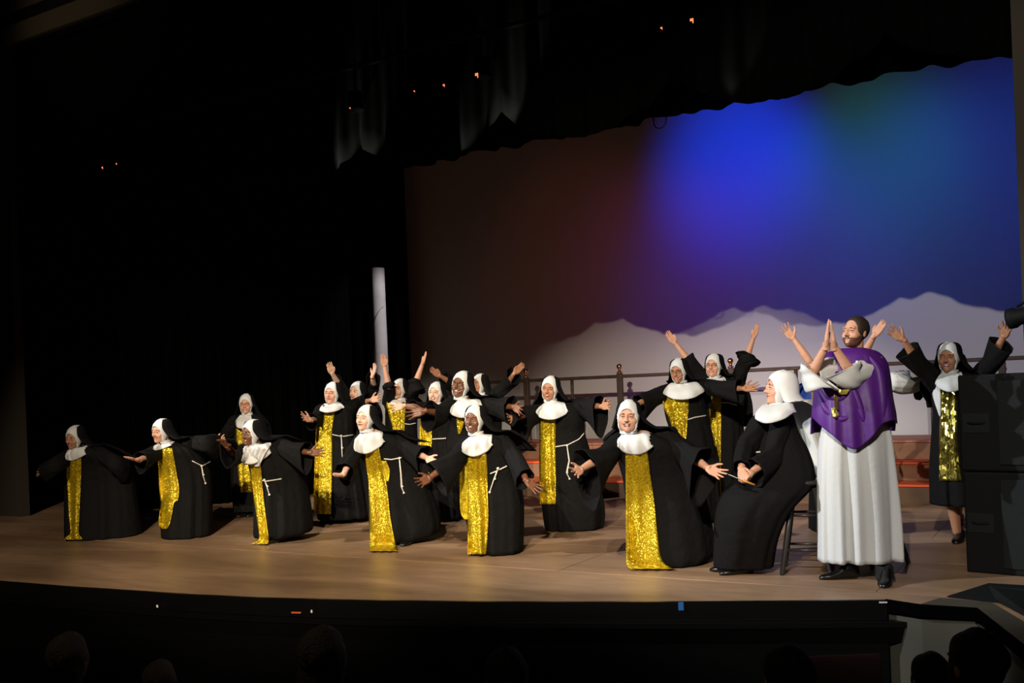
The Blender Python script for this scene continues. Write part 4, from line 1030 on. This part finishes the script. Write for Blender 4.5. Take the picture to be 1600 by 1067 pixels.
add(label='nun with bare forearms thrown straight up in front of the white column', base=(632, 803), seed=8,
    skin='skin_fair', head=(625, 608, .05), face=(-34, 2, -4), mouth=.8, full=.1, mic=-1,
    rows=[(624, 612, 636, 0, .09), (630, 603, 648, 0, .14), (645, 602, 652, 0, .16), (680, 602, 652, 0, .17), (740, 600, 655, 0, .20), (800, 598, 662, 0, .24)],
    arms=[dict(s=(608, 628, 0), e=(608, 606), w=(601, 572), t=(598, 551), palm=(0, 0, 1), cr=.085, drop=.02, sl=.12, pose='flat'),
          dict(s=(642, 624, 0), e=(648, 602), w=(660, 569), t=(667, 549), palm=(-1, .1, .3), cr=.10, drop=.09, sl=.1, pose='flat')],
    bib=(611, 632, 631), tab=[(628, 604, 634), (636, 604, 634), (650, 608, 633), (676, 614, 632), (720, 614, 632)],
    belt=[(632, 662), (640, 663), (650, 661)],
    veilpts=[(632, 622, -.07, .15, .13, 70), (636, 632, -.10, .18, .13, 92), (640, 655, -.14, .18, .10, 105)])
add(label='pale open mouthed nun with white belt, directly left of the nun in glasses', base=(700, 812), seed=9,
    skin='skin_pale', head=(682, 614, .06), face=(-25, 2, -3), mouth=.9, full=.2,
    rows=[(632, 672, 696, 0, .09), (638, 662, 710, 0, .14), (655, 658, 712, 0, .17), (684, 660, 714, 0, .17), (710, 660, 718, 0, .2), (750, 662, 722, 0, .23), (808, 672, 725, 0, .27)],
    arms=[dict(s=(664, 640, 0), e=(648, 637, 1), w=(630, 634, 1), t=(604, 640, 1), palm=(0, .2, 1), cr=.08, drop=.07, sl=.25),
          dict(s=(704, 640, 0), e=(722, 650, -1), w=(735, 655, -1), t=(745, 660), cr=.09, drop=.08)],
    bib=(664, 692, 645), tab=[(640, 662, 674), (655, 657, 674), (690, 655.5, 675), (710, 655.5, 673), (728, 658, 673), (740, 667, 674)],
    belt=[(675, 686), (695, 685), (714, 680)], shoes=[((702, 813), (690, 818))],
    veilpts=[(687, 630, -.07, .15, .14, 70), (690, 642, -.10, .18, .13, 92), (693, 668, -.14, .18, .10, 105)])
add(label='smiling dark skinned nun with glasses and headset microphone, arms spread wide', base=(768, 835), seed=10,
    skin='skin_dark', lips='lipdark', head=(722, 601, .12), face=(-30, 4, -10), mouth=.9, full=.2, glasses=True, mic=-1, hs=1.08, pelvis=.82,
    rows=[(625, 722, 746, .08, .10), (631, 706, 760, .06, .15), (645, 702, 768, .04, .18), (676, 698, 776, 0, .19), (700, 698, 782, 0, .20), (760, 715, 792, 0, .24), (834, 735, 806, 0, .28)],
    arms=[dict(s=(708, 633, .05), e=(686, 646, 1), w=(662, 642, 1), t=(632, 648, 1), palm=(0, .1, 1), cr=.105, drop=.10, sl=.7, hsz=1.15),
          dict(s=(756, 633, .05), e=(780, 634, 1), w=(803, 636, 1), t=(819, 644, 1), palm=(-.7, .1, .8), cr=.10, drop=.09)],
    bib=(702, 754, 652), tab=[(648, 713, 727), (664, 714, 724), (678, 716, 719)],
    veilpts=[(742, 618, 0, .16, .15, 74), (758, 628, -.08, .20, .14, 92), (772, 660, -.14, .20, .12, 105)])
add(label='nun half hidden behind the dark skinned one in glasses, arms raised wide', base=(758, 795), seed=11,
    skin='skin_tan', head=(750, 600, .02), face=(-48, 2, -4), mouth=.6, full=.1,
    rows=[(618, 742, 764, 0, .09), (624, 735, 778, 0, .14), (645, 734, 784, 0, .16), (690, 736, 784, 0, .17), (740, 738, 786, 0, .20), (798, 738, 790, 0, .22)],
    arms=[dict(s=(737, 620, 0), e=(708, 600), w=(687, 587), t=(671, 575), palm=(.2, .2, 1), cr=.08, drop=.05, sl=.7, pose='flat'),
          dict(s=(770, 620, 0), e=(792, 600), w=(804, 583, 1), t=(822, 565), palm=(-.5, -.6, .4), cr=.10, drop=.04, pose='flat')],
    bib=(740, 766, 628), veilpts=[(758, 617, -.07, .15, .13, 72), (762, 628, -.10, .18, .13, 92), (764, 650, -.14, .18, .10, 105)])
add(label='smiling dark skinned nun stooping in the front row, both hands low with palms open', base=(778, 862), seed=12,
    skin='skin_dark', lips='lipdark', head=(743, 655, .25), face=(-30, 0, -4), mouth=.8, full=.1, pelvis=.72,
    rows=[(680, 744, 768, .18, .09), (687, 728, 786, .16, .15), (700, 722, 798, .12, .18), (725, 722, 806, .06, .2), (750, 724, 812, 0, .22), (790, 728, 818, 0, .25), (860, 733, 817, 0, .28)],
    arms=[dict(s=(732, 696, .15), e=(706, 722), w=(672, 746), t=(648, 758), palm=(.1, .3, 1), cr=.11, drop=.12, sl=.8),
          dict(s=(784, 692, .15), e=(808, 722), w=(823, 751), t=(848, 771), palm=(.3, .4, 1), cr=.09, drop=.05)],
    bib=(719, 767, 711), tab=[(706, 730, 760), (740, 731, 761.5), (770, 731.5, 762), (810, 731, 763), (866, 730.5, 760)],
    tab2=[(714, 720, 731), (760, 718.5, 731), (800, 720, 731), (812, 727, 731)],
    belt=[(766, 740), (776, 736), (792, 728)], cord=[(778, 732), (772, 748), (765, 769)],
    veilpts=[(765, 673, .08, .17, .16, 66), (776, 682, .02, .19, .15, 90), (798, 706, -.06, .20, .12, 100)])
add(label='nun standing apart before the steps with wide bell sleeves and hanging rope belt', base=(893, 826), seed=13,
    skin='skin_tan', head=(860, 607, .10), face=(-20, -4, -6), mouth=.8, full=.3, pelvis=.84,
    rows=[(630, 855, 880, .05, .10), (636, 842, 905, .05, .15), (652, 843, 912, .04, .17), (675, 843, 913, 0, .18), (700, 843, 920, 0, .20), (740, 843, 932, 0, .24), (795, 847, 943, 0, .28), (828, 852, 940, 0, .28)],
    arms=[dict(s=(847, 643, .03), e=(824, 646), w=(806, 654), t=(790, 655), palm=(0, .2, 1), cr=.11, drop=.24),
          dict(s=(898, 634, .03), e=(920, 634), w=(941, 635), t=(958, 632), palm=(-.3, .1, 1), cr=.10, drop=.22)],
    bib=(837, 886, 655), tab=[(650, 843, 868), (680, 843.5, 868.5), (710, 843, 868.5), (750, 843.5, 868.5), (788, 843.5, 868)],
    belt=[(868, 698), (887, 695), (905, 686), (914, 675)], cord=[(886, 696), (889, 720), (885, 738), (890, 748)],
    veilpts=[(866, 626, -.02, .18, .16, 58), (872, 640, -.06, .24, .16, 80), (884, 660, -.14, .24, .13, 98)])
add(label='large smiling nun bending forward at the right end of the front row', base=(1052, 878), seed=14,
    skin='skin_fair', head=(982, 650, .30), face=(-8, -2, -3), mouth=.9, full=1.0, pelvis=.74, hs=1.0,
    rows=[(676, 978, 1010, .24, .11), (683, 968, 1034, .22, .18), (698, 962, 1058, .18, .22), (720, 966, 1078, .10, .24), (750, 974, 1092, .02, .26), (790, 978, 1103, 0, .28), (840, 979, 1112, 0, .31), (866, 982, 1112, 0, .32), (882, 1000, 1086, 0, .30)],
    arms=[dict(s=(968, 692, .2), e=(938, 716), w=(908, 733), t=(892, 742), palm=(-.2, .1, 1), cr=.14, drop=.22),
          dict(s=(1044, 688, .2), e=(1078, 712), w=(1106, 731), t=(1136, 746), palm=(.1, .4, 1), cr=.14, drop=.20)],
    bib=(964, 1021, 708), tab=[(700, 977, 1011), (740, 977.5, 1016), (781, 978, 1022), (830, 978, 1027), (868, 978.5, 1032), (882, 979, 1040), (889, 985, 1054)],
    veilpts=[(1006, 668, .10, .21, .18, 56), (1004, 684, .06, .27, .18, 68), (1022, 700, -.02, .29, .15, 84), (1034, 720, -.10, .28, .12, 96)])
add(label='nun with dark glasses and wide white collar, arms straight out sideways', base=(1088, 814), seed=15,
    skin='skin_tan', head=(1061, 579, .08), face=(-24, -10, 0), mouth=.5, full=.1, glasses=True, mic=-1, hs=1.0,
    rows=[(598, 1054, 1082, .02, .10), (604, 1040, 1100, 0, .16), (622, 1036, 1100, 0, .19), (650, 1040, 1104, 0, .18), (680, 1048, 1112, 0, .19), (740, 1052, 1120, 0, .23), (812, 1056, 1125, 0, .26)],
    arms=[dict(s=(1044, 612, 0), e=(1018, 622), w=(994, 632), t=(972, 640), cr=.09, drop=.10),
          dict(s=(1096, 605, 0), e=(1130, 607), w=(1162, 607), t=(1191, 604), palm=(0, .5, 1), cr=.10, drop=.05)],
    bib=(1038, 1100, 624), tab=[(618, 1037, 1077), (634, 1036, 1076), (655, 1046, 1074.5), (690, 1057, 1072)],
    belt=[(1073, 656), (1086, 652), (1104, 649)],
    veilpts=[(1068, 594, -.06, .15, .14, 72), (1074, 604, -.10, .19, .13, 94), (1078, 640, -.14, .20, .10, 105)])
add(label='nun in light glasses at the back right, both bare forearms thrown high', base=(1138, 802), seed=16,
    skin='skin_fair', head=(1116, 571, .06), face=(-20, 0, -2), mouth=.5, full=.5, glasses=True, hs=1.04,
    rows=[(590, 1108, 1134, 0, .10), (597, 1100, 1156, 0, .15), (615, 1100, 1164, 0, .18), (645, 1102, 1160, 0, .18), (690, 1100, 1162, 0, .20), (745, 1098, 1158, 0, .23), (800, 1098, 1156, 0, .25)],
    arms=[dict(s=(1102, 596, 0), e=(1078, 566), w=(1055, 536), t=(1038, 514), palm=(.3, 0, 1), cr=.085, drop=.06, sl=.25, pose='flat'),
          dict(s=(1152, 594, 0), e=(1165, 562), w=(1177, 528), t=(1186, 502), palm=(-.9, .1, .4), cr=.13, drop=.07, sl=.12, pose='flat')],
    bib=(1096, 1133, 601), tab=[(598, 1106, 1129), (625, 1107, 1127), (660, 1110, 1127), (700, 1113, 1127), (740, 1119, 1126.5), (772, 1124, 1126.5)],
    belt=[(1127, 629), (1138, 629), (1151, 633)],
    veilpts=[(1124, 588, -.07, .15, .13, 72), (1130, 600, -.10, .20, .13, 92), (1136, 640, -.16, .24, .12, 105), (1140, 668, -.18, .25, .12, 110)])
add(label='seated frowning nun in a white veil and black habit, hands on her lap', base=(1165, 893), seed=17,
    skin='skin_fair', head=(1220, 606, -.05), face=(-70, 4, -2), mouth=0, full=.8, veil='white', pelvis=.70, hs=1.06, fold=.022,
    rows=[(628, 1208, 1230, -.10, .09), (636, 1190, 1232, -.10, .14), (650, 1182, 1238, -.10, .17), (675, 1173, 1246, -.10, .19), (705, 1167, 1261, -.06, .23), (735, 1160, 1270, 0, .25), (757, 1140, 1270, .04, .27), (772, 1128, 1258, .06, .28), (800, 1119, 1232, .06, .28), (840, 1117, 1214, .04, .25), (884, 1116, 1207, .0, .20)],
    feet=[(1150, 890, .1), (1180, 890, .1)], knees=[(1150, 795, .0), (1172, 800, .05)],
    arms=[dict(s=(1188, 664, -.02), e=(1163, 702), w=(1158, 734, 1), t=(1164, 752, 1), palm=(.6, 0, -1), cr=.07, drop=.03, sl=.92, pose='curled', L=.27),
          dict(s=(1219, 668, .05), e=(1204, 716, 1), w=(1174, 738, 1), t=(1152, 748, 1), palm=(.2, -.8, -.5), cr=.085, drop=.05, sl=.85, pose='curled')],
    bib=(1181, 1240, 660), belt=[(1177, 706), (1182, 706.5), (1188, 706)],
    extra=[('neck_cross', 'metal', [(668, 1182, 1186), (673, 1179, 1182), (678, 1177, 1179)], .012)],
    shoes=[((1146, 896), (1120, 894), .08), ((1162, 897), (1134, 899), .08)],
    veilpts=[(1234, 626, -.12, .15, .18, 72), (1240, 638, -.14, .19, .18, 84), (1254, 676, -.24, .14, .12, 105), (1262, 712, -.30, .13, .10, 110), (1268, 745, -.32, .12, .08, 115)])
add(label='nun hidden behind the man in purple, only her raised forearms showing', base=(1306, 832), seed=18,
    skin='skin_fair', head=(1322, 566, .0), face=(-10, 0, 0), mouth=.5, full=.2, veil='blueveil',
    rows=[(582, 1288, 1314, 0, .10), (588, 1276, 1334, 0, .15), (606, 1272, 1338, 0, .17), (650, 1274, 1336, 0, .17), (700, 1272, 1340, 0, .20), (770, 1270, 1345, 0, .25), (828, 1270, 1348, 0, .27)],
    arms=[dict(s=(1280, 596, 0), e=(1264, 564), w=(1240, 529), t=(1220, 505), palm=(.2, 0, 1), cr=.075, drop=.0, sl=-.35),
          dict(s=(1330, 590, 0), e=(1348, 556), w=(1366, 524), t=(1385, 499), palm=(-.8, .1, .6), cr=.075, drop=.0, sl=-.35, pose='flat')],
    bib=(1280, 1328, 612), tab=[(608, 1268, 1300), (680, 1268, 1300), (766, 1267, 1300)],
    veilpts=[(1312, 588, -.07, .17, .14, 70), (1298, 600, -.10, .26, .14, 92), (1290, 630, -.14, .32, .12, 100)])
add(label='grinning nun beside the loudspeakers with gold foil scapular and arms raised', base=(1502, 846), seed=19,
    skin='skin_tan', head=(1483, 558, .08), face=(-14, -2, -2), mouth=1.0, full=.2, hs=1.02,
    rows=[(582, 1474, 1502, .02, .10), (588, 1462, 1522, 0, .15), (606, 1458, 1532, 0, .18), (645, 1461, 1530, 0, .18), (680, 1459, 1532, 0, .19), (730, 1457, 1536, 0, .22), (787, 1459, 1536, 0, .25)],
    arms=[dict(s=(1462, 596, 0), e=(1434, 566), w=(1411, 530), t=(1384, 511), palm=(.2, .1, 1), cr=.09, drop=.05, sl=.6),
          dict(s=(1524, 594, 0), e=(1548, 564), w=(1568, 526), t=(1577, 503), palm=(-.8, 0, .6), cr=.09, drop=.05, sl=.75)],
    bib=(1462, 1504, 612), tab=[(604, 1469, 1495), (645, 1469, 1496), (698, 1468, 1497.5), (751, 1467.5, 1503)], tabmat='foil',
    extra=[('white_collar_end', 'white', [(596, 1456, 1470), (620, 1458, 1470), (650, 1468, 1470)], .03)],
    feet=[(1496, 840, 0), (1530, 840, 0)], shoes=[((1502, 846), (1490, 852), .10), ((1534, 844), (1530, 850))],
    veilpts=[(1490, 580, -.04, .19, .15, 62), (1494, 596, -.10, .25, .15, 82), (1498, 636, -.16, .24, .12, 100)])
add(label='nun hidden behind the foil clad one, puffed white cuff stretched out left', base=(1512, 822), seed=20,
    skin='skin_fair', head=(1493, 572, .0), face=(0, 0, 0), mouth=.4, full=.2,
    rows=[(592, 1484, 1508, 0, .10), (598, 1478, 1528, 0, .15), (620, 1480, 1538, 0, .17), (660, 1482, 1538, 0, .17), (700, 1478, 1540, 0, .19), (778, 1474, 1545, 0, .23)],
    arms=[dict(s=(1484, 602, 0), e=(1448, 598), w=(1412, 597), t=(1390, 598), cr=.11, drop=.06, sl=.35, pose='curled', cuff=(.30, 1.65, 'white'), cuffr=.105),
          dict(s=(1534, 602, 0), e=(1566, 606), w=(1596, 606), t=(1618, 606), cr=.1, drop=.06)],
    bib=(1488, 1530, 620), feet=[(1497, 818, 0), (1530, 818, 0)], shoes=[((1500, 818), (1490, 824)), ((1532, 818), (1524, 824))],
    veilpts=[(1498, 590, -.07, .16, .14, 70), (1504, 604, -.10, .19, .14, 92), (1508, 640, -.14, .2, .12, 105)])

for sp in PEOPLE: person(sp)

# ------------------------------------------------------------------ the man in white and purple
r_, P_, drape_, bv_, (HM_, cen_, arms_, z0_, sc_, lift_) = person(dict(
    label='bearded man in white robe and purple poncho, hands pressed together in prayer', kind='man', base=(1345, 900), seed=31,
    skin='skin_fair', head=(1337, 519, .04), face=(-38, 6, -2), mouth=0, full=.5, lips='malelip', beard=True, hair=True, hs=1.0, habitmat='white', fold=.085,
    rows=[(550, 1322, 1352, 0, .09), (558, 1306, 1368, 0, .14), (580, 1298, 1374, 0, .15), (620, 1296, 1374, 0, .16), (670, 1284, 1388, 0, .18), (720, 1279, 1394, 0, .20), (800, 1279, 1400, 0, .23), (873, 1280, 1403, 0, .25)],
    feet=[(1325, 892, .05), (1386, 896, .1)],
    arms=[dict(s=(1303, 575, .06), e=(1268, 586, 1), w=(1291, 540, 1), t=(1294.5, 496, -1), palm=(.9, 0, .25), cr=.11, drop=.10, sl=.12, pose='flat', mir=True, L=.26, hsz=1.12),
          dict(s=(1366, 572, .06), e=(1332, 586, 1), w=(1303, 541, 1), t=(1298, 496, 1), palm=(-.9, 0, -.25), cr=.10, drop=.06, sl=.30, pose='flat', mir=False, L=.26, hsz=1.12)],
    shoes=[((1322, 905), (1285, 906), .12), ((1386, 912), (1378, 922), .12)]))
# trousers showing under the hem
for (x, y) in ((1330, 902), (1384, 910)):
    q = floor_pt(x, y); mb = MB(); mb.grid([[q + Vector((math.cos(2 * PI * j / 24), math.sin(2 * PI * j / 24), 0)) * (.066 - .10 * z + .006 * math.sin(5 * j)) + ZUP * z for j in range(24)] for z in (.03, .05, .08, .12)], 'trouser', True); mb.build('trouser_leg', r_)
# purple poncho: one sheet, a ring of cloth dropping from the neck, longer in front, slit at the sides for the arms
mb = MB(); n = 96
T0 = cen_[0][0]
hemL = lambda a: 0
def pring(t):
    row = []
    for j in range(n):
        a = 2 * PI * j / n; ca, sa = math.cos(a), math.sin(a)     # a=90deg: towards the camera
        row.append((ca, sa))
    return row
TC = -FWD
rows = []
prof = [(0, .085, .085, 0), (.04, .13, .11, .015), (.12, .20, .15, .05), (.25, .255, .18, .14), (.45, .275, .21, .28), (.7, .285, .25, .48), (.88, .30, .27, .62), (1, .305, .28, .72)]
pk = interp_rows(prof, 5)
for q in pk:
    t, hw, d, dz = q; row = []
    for j in range(n):
        a = 2 * PI * j / n; ca, sa = math.cos(a), math.sin(a)
        ln = .72 + .30 * math.exp(-((a - PI * .56) / .55) ** 2) + .06 * math.sin(3 * a + .6)     # hem length varies round the body
        if sa < 0: ln = .86
        f = math.sin(6 * a + 1.0 + 1.5 * math.sin(2 * a)) * .5 + math.sin(13 * a + 2) * .28
        am = .05 * smoothstep(.15, 1, t)
        p = T0 - R0 * .035 + R0 * ca * (hw + .01 * f * t) + TC * sa * (d + am * f) - ZUP * dz * ln * (1.0 if t > 0 else 1) + ZUP * .03
        if sa > -.3: p = lift_(p, .02 + .02 * t)
        row.append(p)
    rows.append(row)
mb.grid(rows, 'purple', True)
pon = mb.build('poncho', r_, solid=.004)
pbv = BVHTree.FromPolygons([tuple(v) for v in mb.v], mb.f)
# cowl folds pushed up on the chest by the arms
mb = MB()
for pts, rad in (([(1292, 556), (1300, 580), (1318, 596), (1338, 590)], .035), ([(1282, 600), (1296, 618), (1312, 622), (1330, 612)], .032), ([(1278, 612), (1292, 640), (1316, 655), (1345, 640)], .028), ([(1356, 556), (1372, 580), (1378, 620), (1380, 655)], .04), ([(1330, 600), (1342, 632), (1350, 660)], .03)):
    wp = []
    for x, y in pts:
        d = ray(x, y).normalized(); h = pbv.ray_cast(CAM, d); wp.append((h[0] if h[0] is not None else P_(x, y, .2)) + d * rad * .45)
    kk = interp_rows([tuple(p) for p in wp], 6); mb.tube([Vector(q) for q in kk], [rad * math.sin(PI * (i + 1) / (len(kk) + 1)) ** .6 for i in range(len(kk))], 'purple', 14)
mb.build('poncho_fold', r_)
# gold emblem pieces on the poncho
def patch(poly_px, name, m='emblem', off=.034):
    mb = MB(); vs = []
    for x, y in poly_px:
        d = ray(x, y).normalized(); h = pbv.ray_cast(CAM, d); k = (h[3] if h[0] is not None else (P_(x, y, .2) - CAM).length); vs.append(CAM + d * (k - off - .006 * ((x + y) % 2)))
    back = [v - (CAM - v).normalized() * .006 for v in vs]; n = len(vs)
    mb.add(vs + back, [tuple(range(n))] + [(i, (i + 1) % n, (i + 1) % n + n, i + n) for i in range(n)], m); return mb.build(name, r_, smooth=False)
patch([(1303, 591), (1308, 592), (1312, 604), (1307, 603)], 'emblem_piece')
patch([(1308, 607), (1314, 609), (1328, 608), (1323, 616), (1311, 617)], 'emblem_piece')
patch([(1303, 616), (1309, 619), (1310, 640), (1304, 638)], 'emblem_piece')
patch([(1299, 637), (1305, 636), (1311, 648), (1307, 653), (1301, 650)], 'emblem_piece')
# white collar
mb = MB(); T1 = HM_ @ Vector((0, -.01, -.115)); mb.grid([[T1.lerp(T0, t) + (R0 * math.cos(2 * PI * j / 28) + TC * math.sin(2 * PI * j / 28)) * (.066 + .03 * t) for j in range(28)] for t in (.35, .6, 1.0)], 'white', True); mb.build('collar', r_, solid=.003)

# baton held by the seated nun
bz = (floor_pt(1165, 893) - CAM).dot(FWD) - .42
bvp = [at_depth(1138, 741, bz + .05), at_depth(1166, 752.5, bz), at_depth(1179, 757.5, bz)]
mb = MB(); mb.tube([bvp[0], bvp[0].lerp(bvp[1], .7)], [.0018, .003], 'white', 6)
bt = empty('baton', bvp[1], 'thin white conducting baton with orange handle held by the seated nun', 'baton'); mb.build('shaft', bt)
mb = MB(); mb.tube([bvp[0].lerp(bvp[1], .68), bvp[1], bvp[2]], [.003, .006, .008], 'orangewood', 8); mb.build('handle', bt)
